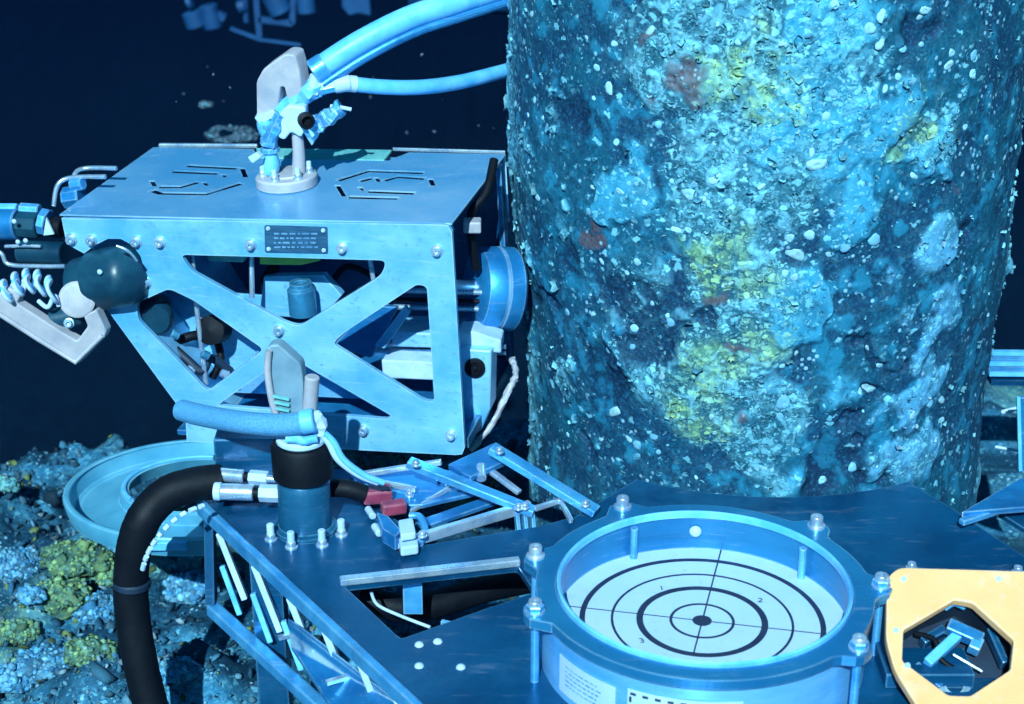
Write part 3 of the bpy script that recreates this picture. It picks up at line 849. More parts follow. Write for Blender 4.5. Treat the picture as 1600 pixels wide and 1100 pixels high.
# lid with engraved slots
def slot(pts, w=.016):
    P = [TP(*q) for q in pts]; Lh = []; Rh = []
    for i, p in enumerate(P):
        t = (P[min(i + 1, len(P) - 1)] - P[max(i - 1, 0)]).normalized()
        s_ = BZ.cross(t).normalized() * w / 2
        Lh.append(p + s_); Rh.append(p - s_)
    return Lh + list(reversed(Rh))
def quad(x0, y0, x1, y1, sl=8):
    return [TP(x0, y0), TP(x0 + sl, y0), TP(x1, y1), TP(x1 - sl, y1)]
holes = [slot([(292, 259), (371, 263)]), quad(374, 262, 388, 277), slot([(270, 268), (341, 271)]), quad(344, 272, 356, 277, 7),
         quad(233, 282, 246, 291), slot([(249, 292), (283, 292), (311, 284)]), quad(315, 284, 327, 290, 7),
         slot([(237, 297), (251, 302), (323, 303), (378, 286)]),
         slot([(528, 282), (576, 267), (662, 270)]), slot([(562, 283), (582, 278)]), quad(584, 277, 596, 284, 7), slot([(600, 282), (622, 276), (664, 279)]),
         quad(668, 279, 681, 290), quad(523, 289, 542, 307), slot([(545, 308), (622, 310)]), quad(558, 292, 572, 298, 7), slot([(575, 299), (648, 302)])]
lidout = [TP(93, 335), TP(706, 349), TP(790, 241), TP(640, 238), TP(606, 251), TP(404, 247), TP(396, 233), TP(240, 230)]
MB().plate([lidout] + holes, -BZ * 0.0025).build('lid', M['top'], box, dissolve=False)
MB().plate([[TP(400, 231, .001), TP(612, 234, .001), TP(600, 250, .001), TP(406, 246, .001)]], -BZ * .006).build('green_strip', M['strip'], box, bevel=.001)
MB().bar(TP(246, 229) + BY * .008, TP(400, 230) + BY * .008, .008, .008).build('rear_lid_rail', M['steel'], box, bevel=.002)
MB().bar(TP(612, 235) + BY * .008, TP(788, 240) + BY * .008, .004, .006).build('rear_lid_rail', M['steel'], box, bevel=.001)
# carcass: floor, back, left wall and right frame
MB().box((-BW / 2 + .07, BD / 2 + .006, .006), (BW - .16, BD - .02, .010), BM).build('floor_plate', M['blue'], box, bevel=.001)
MB().box((-BW / 2, BD - .004, BH / 2 - .004), (BW - .01, .006, BH - .012), BM).build('rear_wall', M['deck'], box, bevel=.001)
MB().plate([[L(-BW + .012, .012, BH - .008), L(-BW + .012, BD - .01, BH - .008), L(-.46, BD - .01, .012), L(-.46, .012, .012)]], BX * .004).build('slanted_left_wall', M['alu'], box)
MB().box((-.006, BD - .02, BH / 2 - .005), (.010, .026, BH - .02), BM).build('corner_upright', M['blue'], box, bevel=.001)
MB().box((-.006, BD / 2 - .004, .010), (.010, BD - .06, .018), BM).build('side_rail', M['deck'], box, bevel=.001)
# rear bracket between box and pile
MB().plate([[PY(777, 262, 3.09), PY(790, 245, 3.09), PY(796, 345, 3.09), PY(786, 352, 3.09), PY(774, 345, 3.09), PY(772, 285, 3.09)]], (0, .006, 0)).build('rear_bracket', M['alu'], box)
# bolts of the front
for px, py in [(112, 373), (143, 375), (213, 377), (250, 378), (392, 382), (535, 387), (683, 391), (436, 516), (228, 441), (568, 672), (705, 679)]:
    put(BOLT, FR(px, py), -BY, box, 'bolt', 1.0, random.uniform(0, 1))
npl = MB().plate([rounded([FR(413, 352, -.003), FR(511, 355, -.003), FR(512, 396, -.003), FR(414, 394, -.003)], .003, 3)], BY * .0025).build('nameplate', M['name'], box)
for px, py in [(419, 357), (505, 360), (506, 391), (420, 389)]:
    put(SCREW, FR(px, py, -.003), -BY, npl, 'screw', .7)
mk = random.Random(5)
for row in range(4):
    x = 428.0; y = 364 + row * 7
    while x < 494:
        w = mk.uniform(3, 11)
        MB().plate([[FR(x, y, -.0034), FR(min(x + w, 497), y + .2, -.0034), FR(min(x + w, 497), y + 2.6, -.0034), FR(x, y + 2.4, -.0034)]], BY * .0006).build('engraved_mark', M['blue'], npl)
        x += w + mk.uniform(2, 4)
# inner workings
def LX(px, py, d): return FR(px, py, d)
MB().cyl(LX(393, 395, .05), LX(394, 465, .05), .0045, seg=10).build('vertical_rod', M['steel'], box, smooth=40)
MB().cyl(LX(306, 470, .06), LX(322, 600, .06), .0045, seg=10).build('vertical_rod', M['steel'], box, smooth=40)
MB().cyl(LX(300, 398, .04), LX(303, 425, .04), .004, seg=10).build('vertical_rod', M['steel'], box, smooth=40)
MB().cyl(LX(578, 405, .06), LX(584, 440, .06), .004, seg=10).build('vertical_rod', M['steel'], box, smooth=40)
MB().plate([[LX(405, 392, .05), LX(500, 394, .05), LX(500, 408, .05), LX(470, 415, .05), LX(405, 414, .05)]], BY * .03).build('yellow_green_block', M['green'], box, bevel=.003)
MB().plate([[LX(318, 392, .06), LX(385, 393, .06), LX(380, 411, .06), LX(326, 409, .06)]], BY * .03).build('yellow_green_block', M['strip'], box, bevel=.003)
MB().plate([[LX(405, 492, .11), LX(412, 432, .11), LX(505, 430, .11), LX(534, 462, .11), LX(500, 500, .11)]], BY * .02).build('support_block', M['alu'], box, bevel=.002)
v = LX(474, 490, .075); 
MB().lathe([(.024, 0), (.024, .045), (.019, .05), (.019, .058), (.010, .058), (.009, .05), (.0001, .05)], frame(v, BZ), 20, cap=False).build('valve_cylinder', M['post'], box, smooth=40)
MB().tube([LX(440, 480, .12), LX(425, 470, .13), LX(415, 440, .13), LX(430, 415, .13)], .010, 10).build('inner_hose', M['black'], box, smooth=60)
MB().tube([LX(520, 440, .15), LX(535, 420, .15), LX(555, 418, .14), LX(600, 440, .12)], .006, 10).build('inner_hose', M['black'], box, smooth=60)
MB().plate([[LX(262, 452, .13), LX(415, 462, .13), LX(418, 600, .13), LX(318, 604, .13)]], BY * .006).build('inner_panel', M['alu'], box, bevel=.001)
MB().lathe([(.03, 0), (.034, .006), (.034, .05), (.026, .06), (.0001, .062)], frame(LX(238, 482, .08), -BY + BX * .5), 20, cap=False).build('inner_motor', M['teal'], box, smooth=40)
MB().lathe([(.022, 0), (.026, .01), (.026, .05), (.0001, .055)], frame(LX(345, 512, .11), -BY + BZ * .3), 18, cap=False).build('inner_motor', M['black'], box, smooth=40)
MB().tube([LX(250, 510, .08), LX(275, 530, .08), LX(300, 525, .09), LX(335, 520, .12)], .009, 10).build('inner_hose', M['black'], box, smooth=60)
MB().tube([LX(262, 535, .07), LX(290, 560, .06), LX(315, 580, .06), LX(330, 560, .08), LX(360, 580, .1)], .008, 10).build('inner_hose', M['dark'], box, smooth=60)
MB().tube([LX(335, 520, .12), LX(345, 560, .10), LX(332, 590, .09)], .007, 10).build('inner_hose', M['black'], box, smooth=60)
for k, (px, py) in enumerate([(268, 520), (292, 575), (315, 552), (345, 582)]):
    MB().cyl(LX(px, py, .05), LX(px + 12, py + 5, .055), .0075, seg=10, ch=.001).build('inner_fitting', M['steel'] if k % 2 else M['post'], box, smooth=40)
MB().plate([[LX(405, 545, .09), LX(470, 556, .09), LX(612, 640, .09), LX(600, 625, .12), LX(345, 612, .12)]], BY * .004).build('lower_baffle', M['alu'], box)
for k, (py, r) in enumerate([(452, .005), (466, .004), (478, .005), (536, .005), (546, .004)]):
    MB().cyl(LX(560, py, .20), LX(790, py + 6, .20), r, seg=10).build('slide_rod', M['steel'] if k != 1 else M['black'], box, smooth=40)
MB().box((-.10, .21, .135), (.14, .08, .028), BM).build('slide_block', M['alu'], box, bevel=.003)
MB().box((-.11, .18, .085), (.15, .06, .035), BM).build('slide_block', M['white'], box, bevel=.003)
MB().plate([[LX(585, 540, .14), LX(632, 478, .14), LX(640, 490, .14), LX(600, 545, .14)]], BY * .012).build('angled_link', M['alu'], box, bevel=.001)
MB().plate([[LX(520, 540, .15), LX(580, 478, .15), LX(622, 480, .15), LX(580, 560, .15)]], BY * .01).build('angled_link', M['blue'], box, bevel=.001)
MB().box((-.07, .17, .05), (.05, .04, .05), BM).build('slide_block', M['deck'], box, bevel=.003)
# block with a round port on the right side
pb = MB().plate([[PY(716, 545, 2.82), PY(768, 548, 2.82), PY(766, 640, 2.82), PY(752, 672, 2.82), PY(728, 690, 2.82), PY(716, 690, 2.82)]], (0.01, .05, 0)).build('port_block', M['alu'], box, bevel=.003)
MB().plate([[PY(716, 519, 2.84), PY(740, 518, 2.84), PY(783, 532, 2.84), PY(783, 552, 2.84), PY(716, 548, 2.84)]], (0.005, .05, 0)).build('port_block_cap', M['white'], box, bevel=.003)
pc = PY(742, 574, 2.82)
MB().lathe([(.018, 0), (.018, .005), (.012, .006), (.011, .001), (.006, .001), (.005, .006), (.0001, .007)], frame(pc, (0, -1, 0)), 20, cap=False).build('port_ring', M['black'], pb, smooth=40)
MB().tube([PY(800, 560, 2.90), PY(806, 585, 2.90), PY(795, 610, 2.89), PY(770, 660, 2.86), PY(735, 704, 2.83)], .006, 8, wob=.25).build('crusted_edge_cable', M['bone'], box, smooth=60)
MB().tube([PY(772, 250, 2.95), PY(760, 300, 2.9), PY(735, 340, 2.88), PY(745, 420, 2.9)], .008, 8).build('side_hose', M['black'], box, smooth=60)
MB().box(PY(738, 352, 2.86), (.03, .03, .02)).build('side_fitting', M['bone'], box, bevel=.003)
# roller disc pressed against the pile
ax0 = PY(741, 450, 2.93); ax1 = PY(802, 452, 2.955)
T_ = (ax1 - ax0).length
ro = MB().lathe([(.010, -.03), (.012, 0), (.058, 0), (.070, .004), (.074, .010), (.075, T_ * .50), (.072, T_ * .52), (.072, T_ * .55), (.075, T_ * .57), (.075, T_ - .006), (.068, T_), (.0001, T_)], frame(ax0, ax1 - ax0), 48, cap=True).build('roller_disc', M['blue'], box, smooth=35)
MB().cyl(ax0 - (ax1 - ax0) * .9, ax0, .014, seg=14).build('roller_axle', M['steel'], box, smooth=40)

# big motor that pokes out at the upper left corner
m0 = FR(222, 425, -.012); m1 = FR(92, 432, .02)
mo = MB().lathe([(.0001, 0), (.022, .003), (.042, .012), (.050, .024), (.052, .034), (.0525, .05), (.0525, .095), (.046, .100), (.044, .135), (.03, .14), (.0001, .14)], frame(m0, m1 - m0 - BZ * .02), 40, cap=False).build('side_motor', M['teal'], box, smooth=40)
MB().tube([FR(182, 384, -.052), FR(200, 392, -.05), FR(214, 408, -.04)], .0022, 6).build('motor_glint', M['steel'], mo, smooth=60)  # bright line standing in for the highlight on the rounded motor end
put(DOME, FR(156, 425, -.055), -BY, mo, 'motor_bolt', .6)

# ================================================================== swivel fitting on the lid, with its two hoses
s0 = TP(449, 289)
SY = s0.y
sw = thing('hose_swivel', s0, 'grey flanged swivel with loop handle and taped fittings standing on the slotted lid', 'swivel')
SF = frame(s0, BZ, BY)
MB().lathe([(.051, 0), (.0535, .002), (.0535, .017), (.051, .0195), (.030, .0195), (.028, .022), (.0001, .022)], SF, 40, cap=True).build('flange', M['bone'], sw, smooth=35)
for k in range(6):
    a = R(20 + 60 * k)
    q = SF @ Vector((.040 * math.cos(a), .040 * math.sin(a), .0195))
    o = put(BOLT, q, BZ, sw, 'flange_bolt', .85)
    MB().cyl(q + BZ * .008, q + BZ * .020, .0045, seg=10, ch=.001).build('stud_tip', M['white'], o, smooth=40)
def S(px, py, d=0.0): return PY(px, py, SY + d)
MB().tube([S(423, 272), S(424, 245), S(419, 215), S(413, 186)], lambda t: .011 + .004 * math.sin(t * 9), 14).build('left_fitting', M['hose'], sw, smooth=50)
MB().tube([S(466, 275), S(467, 240), S(464, 205)], lambda t: .0125 - .003 * t, 14).build('right_post', M['bone'], sw, smooth=50)
for y, r in ((238, .0165), (222, .0150), (200, .0165)):
    MB().cyl(S(423 - (238 - y) * .15, y, 0), S(422 - (238 - y) * .15, y - 9, 0), r, seg=8, ch=.002).build('hex_nut', M['rail'], sw, smooth=30)
MB().plate([rounded([S(397, 184, -.012), S(428, 172, -.012), S(432, 182, -.012), S(405, 195, -.012)], .003)], (0, .03, 0)).build('bracket_tab', M['white'], sw, bevel=.002)
MB().plate([rounded([S(433, 214, -.02), S(436, 178, -.02), S(452, 164, -.02), S(478, 168, -.02), S(480, 198, -.02), S(470, 216, -.02), S(455, 206, -.02), S(444, 220, -.02)], .006)], (0, .035, 0)).build('clamp_body', M['white'], sw, bevel=.004)
MB().lathe([(.014, 0), (.014, .016), (.009, .018), (.008, .008), (.0001, .008)], frame(S(477, 187, -.02), (.3, -1, .1)), 16, cap=False).build('clamp_screw', M['black'], sw, smooth=40)
# loop handle: bent plate like an upturned U
lp = rounded([S(401, 190, .0), S(400, 128, .0), S(411, 108, .0), S(445, 84, .0), S(461, 86, .0), S(467, 108, .0), S(474, 158, .0), S(449, 158, .0), S(444, 136, .0), S(438, 136, .0), S(431, 190, .0)], .006, 4)
MB().plate([lp], (.012, .030, .006)).build('loop_handle', M['bone'], sw, bevel=.003)
# taped joint: crumpled wrap
def crumple(name, pts, r, mat, parent, amp=.35, seg=12, n=7, seed=1):
    b = MB().tube(pts, r, seg, n)
    V = np.array([v[:] for v in b.v]); k = fbm(V * 70, 3, seed)[:, None] - .5
    cen = np.repeat(np.array([p[:] for p in crom(pts, n)]), seg, 0)
    b.v = [Vector(x) for x in cen + (V - cen) * (1 + amp * 2.2 * k)]
    return b.build(name, mat, parent, smooth=28)
crumple('taped_joint', [S(440, 176, .01), S(462, 160, .01), S(486, 142, .01), S(504, 134, .01)], .016, M['hose'], sw, .6, seed=4)
crumple('tape_flap', [S(478, 205, .0), S(500, 192, .0), S(520, 176, .0), S(533, 168, .0)], lambda t: .020 - .006 * t, M['rail'], sw, .8, seed=9)
crumple('taped_joint', [S(420, 226, -.01), S(428, 200, -.015), S(440, 180, -.01)], .012, M['rail'], sw, .6, seed=14)
MB().tube([S(516, 166), S(533, 168), S(549, 171)], .0035, 8).build('lever', M['white'], sw, smooth=60)
MB().cyl(S(488, 146, .01), S(497, 118, .012), .0135, seg=8, ch=.002).build('elbow_nut', M['white'], sw, smooth=30)
MB().cyl(S(500, 138, .01), S(528, 132, .012), .0125, seg=8, ch=.002).build('elbow_nut', M['rail'], sw, smooth=30)
MB().cyl(S(522, 133, .012), S(548, 129, .016), .0145, seg=16, ch=.002).build('hose_ferrule', M['white'], sw, smooth=40)
MB().plate([rounded([S(386, 246, -.03), S(400, 238, -.03), S(408, 246, -.03), S(394, 256, -.03)], .003)], (.004, .012, 0)).build('small_tab', M['white'], sw, bevel=.002)

h1 = thing('hydraulic_hose', S(495, 112, .012), 'wide pale blue hose rising steeply from the lid swivel to the upper right', 'hose')
hp = [S(492, 112, .012), S(560, 68, .03), S(640, 28, .06), S(720, 2, .10), S(860, -45, .22), S(1020, -120, .45)]
MB().tube(hp, .0205, 20, 12).build('hose_jacket', M['hose'], h1, smooth=60)
MB().cyl(hp[0] + (hp[0] - hp[1]).normalized() * .004, hp[0] + (hp[1] - hp[0]).normalized() * .022, .0225, seg=20, ch=.002).build('end_collar', M['rail'], h1, smooth=40)
MB().tube([v + Vector((.012, -.006, -.022)) for v in hp], .0085, 12, 12).build('companion_line', M['blue'], h1, smooth=60)
h2 = thing('hydraulic_hose', S(545, 130, .016), 'thinner pale blue hose sagging from the lid swivel level to behind the pile', 'hose')
hp2 = [S(540, 130, .016), S(600, 136, .04), S(660, 136, .08), S(720, 128, .15), S(785, 112, .24), S(850, 95, .34), S(1000, 70, .7)]
MB().tube(hp2, .0130, 16, 12).build('hose_jacket', M['hose'], h2, smooth=60)
MB().cyl(hp2[0], hp2[0] + (hp2[1] - hp2[0]).normalized() * .02, .0145, seg=16, ch=.002).build('end_collar', M['white'], h2, smooth=40)

# ================================================================== fittings and handle at the left of the box
cl = thing('hydraulic_fittings', FR(60, 420, .06), 'cluster of blue hydraulic fittings and bent steel tubes left of the box', 'fittings')
def Q(px, py, d=.06): return FR(px, py, d)
MB().tube([Q(182, 263, .16), Q(135, 263, .16), Q(117, 272, .14), Q(113, 300, .12)], .0042, 10).build('bent_tube', M['steel'], cl, smooth=60)
MB().tube([Q(165, 276, .12), Q(110, 278, .12), Q(90, 290, .11), Q(84, 322, .10)], .0042, 10).build('bent_tube', M['steel'], cl, smooth=60)
MB().tube([Q(-20, 385, .05), Q(2, 396, .05), Q(14, 413, .05), Q(60, 416, .05), Q(102, 416, .05)], .004, 10).build('bent_tube', M['steel'], cl, smooth=60)
MB().tube([Q(8, 385, .05), Q(40, 384, .05), Q(64, 385, .05)], .0032, 8).build('bent_tube', M['steel'], cl, smooth=60)
for (a, b_, r, m, sg) in [((-12, 350, .08), (30, 350, .08), .028, 'blue', 20), ((30, 350, .08), (62, 352, .08), .024, 'teal', 8), ((0, 328, .09), (28, 328, .09), .012, 'hose', 8), ((32, 326, .09), (62, 328, .09), .011, 'rail', 8),
                          ((62, 352, .08), (98, 356, .08), .018, 'black', 16), ((102, 310, .12), (128, 306, .12), .020, 'blue', 8), ((112, 290, .12), (130, 286, .12), .013, 'rail', 8), ((30, 393, .07), (100, 396, .07), .020, 'teal', 16), ((64, 345, .07), (76, 348, .07), .024, 'rail', 8)]:
    MB().cyl(Q(*a), Q(*b_), r, seg=sg, ch=.002).build('fitting', M[m], cl, smooth=30)
for px, py in ((28, 378), (40, 376), (22, 346)):
    put(DOME, Q(px, py, .04), -BY, cl, 'fitting_bolt', .55)
MB().plate([[Q(68, 368, .05), Q(72, 340, .05), Q(84, 366, .05)]], BY * .004).build('pointed_tab', M['white'], cl)

dh = thing('loop_bracket', FR(100, 565, -.05), 'grey-pink C-shaped bracket with round disc and wound rope, left of the box', 'bracket')
HY = FR(100, 520, -.06).y
def H(px, py, d=0.0): return PY(px, py, HY + d)
fr_ = [H(-14, 466), H(12, 450), H(34, 458), H(26, 474), H(62, 497), H(96, 519), H(120, 533), H(137, 510), H(130, 494), H(150, 484), H(166, 518), H(162, 528), H(124, 568), H(116, 569), H(-14, 486)]
MB().plate([rounded(fr_, .004, 3)], (.005, .022, 0)).build('bracket_frame', M['bone'], dh, bevel=.003)
MB().tube([H(-8, 486, -.002), H(60, 530, -.002), H(118, 566, -.002), H(160, 524, -.002)], .0045, 10, smooth=False).build('raised_rim', M['bone'], dh, smooth=60)
MB().lathe([(.027, 0), (.031, .003), (.031, .009), (.027, .012), (.0001, .0125)], frame(H(122, 467, .015), (0, -1, .25)), 32, cap=True).build('end_disc', M['bone'], dh, smooth=40)
MB().cyl(H(80, 500, .03), H(128, 490, .03), .018, seg=18, ch=.003).build('inner_spool', M['teal'], dh, smooth=40)
MB().cyl(H(122, 467, .016), FR(150, 440, .0), .012, seg=14, ch=.002).build('mount_arm', M['bone'], dh, smooth=40)
put(BOLT, H(108, 505, .005), (0, -1, .3), dh, 'spool_bolt', .9)
for k in range(3):
    path = []
    for u in range(46):
        t_ = u / 45.0; a_ = t_ * 2 * math.pi * 4.5 + k * .7
        cpt = H(2 + 78 * t_ + 3 * k, 455 - 20 * math.sin(t_ * 2.9) + 4 * k, .004 - .004 * k)
        path.append(cpt + Vector((.003 * math.sin(a_ * 2), .015 * math.cos(a_), .015 * math.sin(a_))))
    MB().tube(path, .0036, 7, 2).build('rope_winding', M['hose' if k % 2 else 'white'], dh, smooth=60)
MB().tube([H(60, 470, .01), H(75, 480, .0), H(85, 462, .0), H(92, 478, .0)], .004, 8).build('rope_tail', M['white'], dh, smooth=60)

# ================================================================== curved guide horn behind the black hose
hc = PZ(310, 768, -.16)
horn = thing('curved_guide_horn', Vector((hc.x, hc.y, -.20)), 'curved pale blue funnel-shaped guide horn at the left, behind the black hose', 'guide horn')
HM = Matrix.Translation((hc.x, hc.y, -.16)) @ Matrix.Diagonal((1.06, .86, .62, 1.0))
MB().lathe([(.118, .022), (.126, .028), (.132, .022), (.136, -.010), (.205, -.034), (.212, -.030), (.222, .014), (.229, .016), (.231, .008), (.224, -.040), (.130, -.022), (.118, .022)], HM, 56, R(75), R(282), cap=False).build('horn_channel', M['horn'], horn, smooth=40)
MB().lathe([(.223 + .005 * math.cos(R(a)), .016 + .005 * math.sin(R(a))) for a in range(0, 361, 40)], HM, 56, R(75), R(282), cap=False).build('outer_rim', M['horn'], horn, smooth=60)
MB().lathe([(.126 + .0045 * math.cos(R(a)), .028 + .0045 * math.sin(R(a))) for a in range(0, 361, 40)], HM, 40, R(75), R(215), cap=False).build('inner_rim', M['hose'], horn, smooth=60)
MB().box(PZ(262, 852, -.16), (.07, .012, .018)).build('horn_foot', M['hose'], horn, bevel=.003)
MB().bar(HM @ Vector((.03, -.16, -.03)), HM @ Vector((.13, -.05, -.012)), .03, .01).build('horn_stay', M['blue'], horn, bevel=.002)

# ================================================================== black hose with a row of pale dashes
bh = thing('black_hose', PZ(215, 1085, -.4), 'thick black hose arching down at the left with pale dashes along its inner side', 'hose')
bp = [PZ(345, 752, .04), PZ(300, 758, .04), PZ(258, 774, .03), PZ(224, 812, -.0), PZ(208, 865, -.06), PZ(205, 940, -.15), PZ(218, 1030, -.25), PZ(240, 1120, -.35), PZ(262, 1200, -.44)]
MB().tube(bp, .0285, 24, 14, wob=.012).build('hose_jacket', M['black'], bh, smooth=70)
MB().cyl(PZ(206, 905, -.108), PZ(206, 917, -.122), .0305, seg=24, ch=.003).build('hose_band', M['dark'], bh, smooth=40)
dp = crom([PZ(318, 790, .055), PZ(290, 801, .055), PZ(264, 820, .04), PZ(242, 846, .015), PZ(228, 872, -.02), PZ(221, 898, -.055)], 10)
i = 0
while i < len(dp) - 4:
    j = min(i + random.choice([2, 3, 3]), len(dp) - 1)
    MB().tube(dp[i:j + 1], .0042, 8, 2, smooth=False).build('pale_dash', M['white'], bh, smooth=60)
    i = j + 2

# ================================================================== two bright hose couplings
def coupling(a, b, z, r, label, flip):
    p0, p1 = PZ(*a, z), PZ(*b, z)
    t = thing('hose_coupling', (p0 + p1) / 2 - Vector((0, 0, r)), label, 'coupling', 'bright couplings at the end of the black hose')
    d = p1 - p0
    MB().cyl(p0, p0 + d * .46, r, seg=20, ch=.0015).build('sleeve', M['steel'], t, smooth=40)
    MB().cyl(p0 + d * .46, p0 + d * .54, r * .72, seg=16).build('neck', M['black'], t, smooth=40)
    MB().cyl(p0 + d * .54, p0 + d * .86, r * 1.05, seg=6, ch=.0015).build('hex_nut', M['white'], t, smooth=30)
    MB().cyl(p0 + d * .86, p1, r * .6, r * .5, seg=14).build('tip', M['steel'], t, smooth=40)
    MB().cyl(p0 - d * .10, p0, r * 1.1, seg=18, ch=.001).build('end_collar', M['white'], t, smooth=40)
    return t
coupling((340, 741), (432, 749), .055, .0115, 'upper bright steel hose coupling left of the post', 0)
coupling((346, 768), (456, 772), .045, .0135, 'lower bright steel hose coupling left of the post, with a flared tip', 1)

# ================================================================== post with loop handle in front of the box
pq = PZ(478, 826)
PYY = pq.y
po = thing('swivel_post', pq, 'teal post with black collar, white cap and loop handle in front of the box', 'post')
def PO(px, py, d=0.0): return PY(px, py, PYY + d)
zt = PO(470, 745).z; z2 = PO(470, 690).z
MB().lathe([(.050, 0), (.050, .006), (.042, .010), (.041, zt - .006), (.037, zt)], Matrix.Translation(pq), 32).build('post_base', M['postbase'], po, smooth=35)
MB().lathe([(.040, zt), (.047, zt + .004), (.048, z2 - .006), (.044, z2)], Matrix.Translation(pq), 32).build('black_collar', M['black'], po, smooth=35)
MB().lathe([(.036, z2), (.039, z2 + .003), (.039, z2 + .008), (.035, z2 + .011), (.024, z2 + .011), (.022, z2 + .005), (.0001, z2 + .005)], Matrix.Translation(pq), 32).build('white_cap', M['white'], po, smooth=35)
lp = rounded([PO(446, 672), PO(425, 650), PO(416, 610), PO(414, 550), PO(420, 540), PO(434, 538), PO(470, 570), PO(474, 600), PO(472, 672)], .006, 4)
MB().plate([lp], (.004, .022, .002)).build('loop_handle', M['grip'], po, bevel=.003)
MB().tube([PO(420, 548, -.004), PO(418, 580, -.004), PO(424, 622, -.004), PO(432, 650, -.004)], .0055, 10).build('handle_rim', M['bone'], po, smooth=60)
for k in range(3):
    MB().bar(PO(424, 618 + k * 9, -.006), PO(452, 624 + k * 9, -.006), .004, .004).build('handle_rib', M['strip'], po)
MB().cyl(PO(482, 668, .0), PO(488, 588, .0), .0115, seg=16, ch=.002).build('white_pin', M['bone'], po, smooth=40)
crumple('tied_wrap', [PO(470, 660, -.015), PO(488, 652, -.02), PO(500, 660, -.015), PO(496, 676, -.015)], .012, M['white'], po, .7, seed=22)
crumple('tied_wrap', [PO(448, 684, -.03), PO(470, 688, -.035), PO(495, 684, -.03)], .007, M['hose'], po, .7, seed=27)
for a in (215, 255, 300, 340):
    q = pq + Vector((.062 * math.cos(R(a)), .062 * math.sin(R(a)), 0))
    o = put(BOLT, q, (0, 0, 1), po, 'base_bolt', 1.0)
    MB().cyl(q + Vector((0, 0, .009)), q + Vector((0, 0, .028)), .006, seg=10, ch=.001).build('stud_tip', M['white'], o, smooth=40)
MB().box(pq + Vector((-.095, .125, .055)), (.12, .05, .105)).build('valve_block', M['deck'], po, bevel=.003)

bz = thing('braided_hose', PO(300, 660, .03), 'braided blue hose lying across the lower front of the box to the post', 'hose')
MB().tube([PO(284, 641, .10), PO(320, 650, .06), PO(380, 660, .0), PO(440, 664, -.025), PO(486, 658, -.03)], .0175, 24, 12).build('hose_jacket', M['braid'], bz, smooth=70)
MB().cyl(PO(470, 660, -.03), PO(492, 656, -.03), .019, seg=16, ch=.002).build('end_collar', M['hose'], bz, smooth=40)
bz2 = thing('twin_cable', PO(540, 730), 'pair of pale cables curving down from the post cap to the red latch', 'cable')
for dx in (0, 9):
    MB().tube([PO(492 + dx, 672, -.02), PO(512 + dx, 690, -.02), PO(528 + dx, 718, -.02), PO(560 + dx, 742, -.01), PO(590 + dx, 754, .0)], .0052, 10).build('cable_strand', M['hose'] if dx else M['white'], bz2, smooth=60)

# ================================================================== red latch
la = thing('latch_clamp', PZ(625, 850), 'steel toggle clamp with red grip blocks on the deck beside the strut frame', 'clamp')
def A(px, py, z): return PZ(px, py, z)
def slab(pts, z, t, mat, name, bev=.003):
    return MB().plate([rounded([PZ(x, y, z) for x, y in pts], .004, 3)], (0, 0, -t)).build(name, M[mat], la, bevel=bev)
MB().bar(PZ(566, 774, .035), PZ(612, 770, .035), .030, .024).build('red_grip', M['red'], la, bevel=.005)
MB().bar(PZ(596, 795, .034), PZ(634, 790, .034), .022, .020).build('red_grip', M['red'], la, bevel=.004)
MB().tube([A(518, 762, .05), A(545, 764, .05), A(570, 772, .04)], .015, 14).build('black_grip', M['black'], la, smooth=60)
slab([(588, 800), (606, 806), (626, 828), (618, 838), (598, 826)], .035, .025, 'blue', 'clamp_arm')
slab([(622, 812), (645, 808), (650, 832), (626, 836)], .040, .012, 'white', 'clamp_jaw')
slab([(622, 838), (652, 834), (654, 852), (626, 856)], .022, .016, 'white', 'clamp_jaw')
MB().tube([A(640, 806, .03), A(656, 808, .03), A(664, 828, .02), A(656, 850, .01)], .006, 10).build('clamp_bow', M['rail'], la, smooth=60)
for px, py in ((575, 795), (585, 822), (612, 842)):
    MB().cyl(A(px, py, .012), A(px + 8, py + 12, .012), .006, seg=10, ch=.001).build('clamp_pin', M['white'], la, smooth=40)
slab([(575, 800), (600, 796), (665, 850), (640, 862)], .006, .006, 'deck', 'clamp_base', .001)

# ================================================================== target gauge
ZD, ZF = 0.052, 0.110
gc = PZ(1097, 970, ZD); gc = Vector((gc.x, gc.y, 0))
ga = thing('target_gauge', gc, 'round blue gauge with white target disc of dark rings under a bolted flange', 'gauge')
GM = Matrix.Translation(gc)
bolts_px = [(828, 868), (838, 955), (968, 788), (1290, 815), (1375, 915), (1311, 1000)]
bang = []
for px, py in bolts_px:
    q = PZ(px, py, ZF) - gc
    bang.append(math.atan2(q.y, q.x))
def fl_r(a):
    e = 0
    for b in bang:
        d = (a - b + math.pi) % (2 * math.pi) - math.pi
        e = max(e, math.exp(-(d / .11) ** 4))
    return .232 + .026 * e
ring_o = [gc + Vector((fl_r(a) * math.cos(a), fl_r(a) * math.sin(a), ZF)) for a in [2 * math.pi * k / 144 for k in range(144)]]
ring_i = [gc + Vector((.203 * math.cos(a), .203 * math.sin(a), ZF)) for a in [2 * math.pi * k / 96 for k in range(96)]]
MB().plate([ring_o, ring_i], (0, 0, -.016)).build('flange', M['flange'], ga, bevel=.003)
MB().lathe([(.203, .0), (.225, .0), (.225, ZF - .016), (.203, ZF - .016), (.203, .0)], GM, 96, cap=False).build('gauge_wall', M['body'], ga, smooth=40)
MB().lathe([(.196, ZF - .004), (.2025, ZF - .004), (.2025, ZF + .004), (.200, ZF + .0065), (.197, ZF + .004), (.196, ZF - .004)], GM, 96, cap=False).build('bright_rim', M['hose'], ga, smooth=40)  # pale ring colour stands in for light on the inner lip
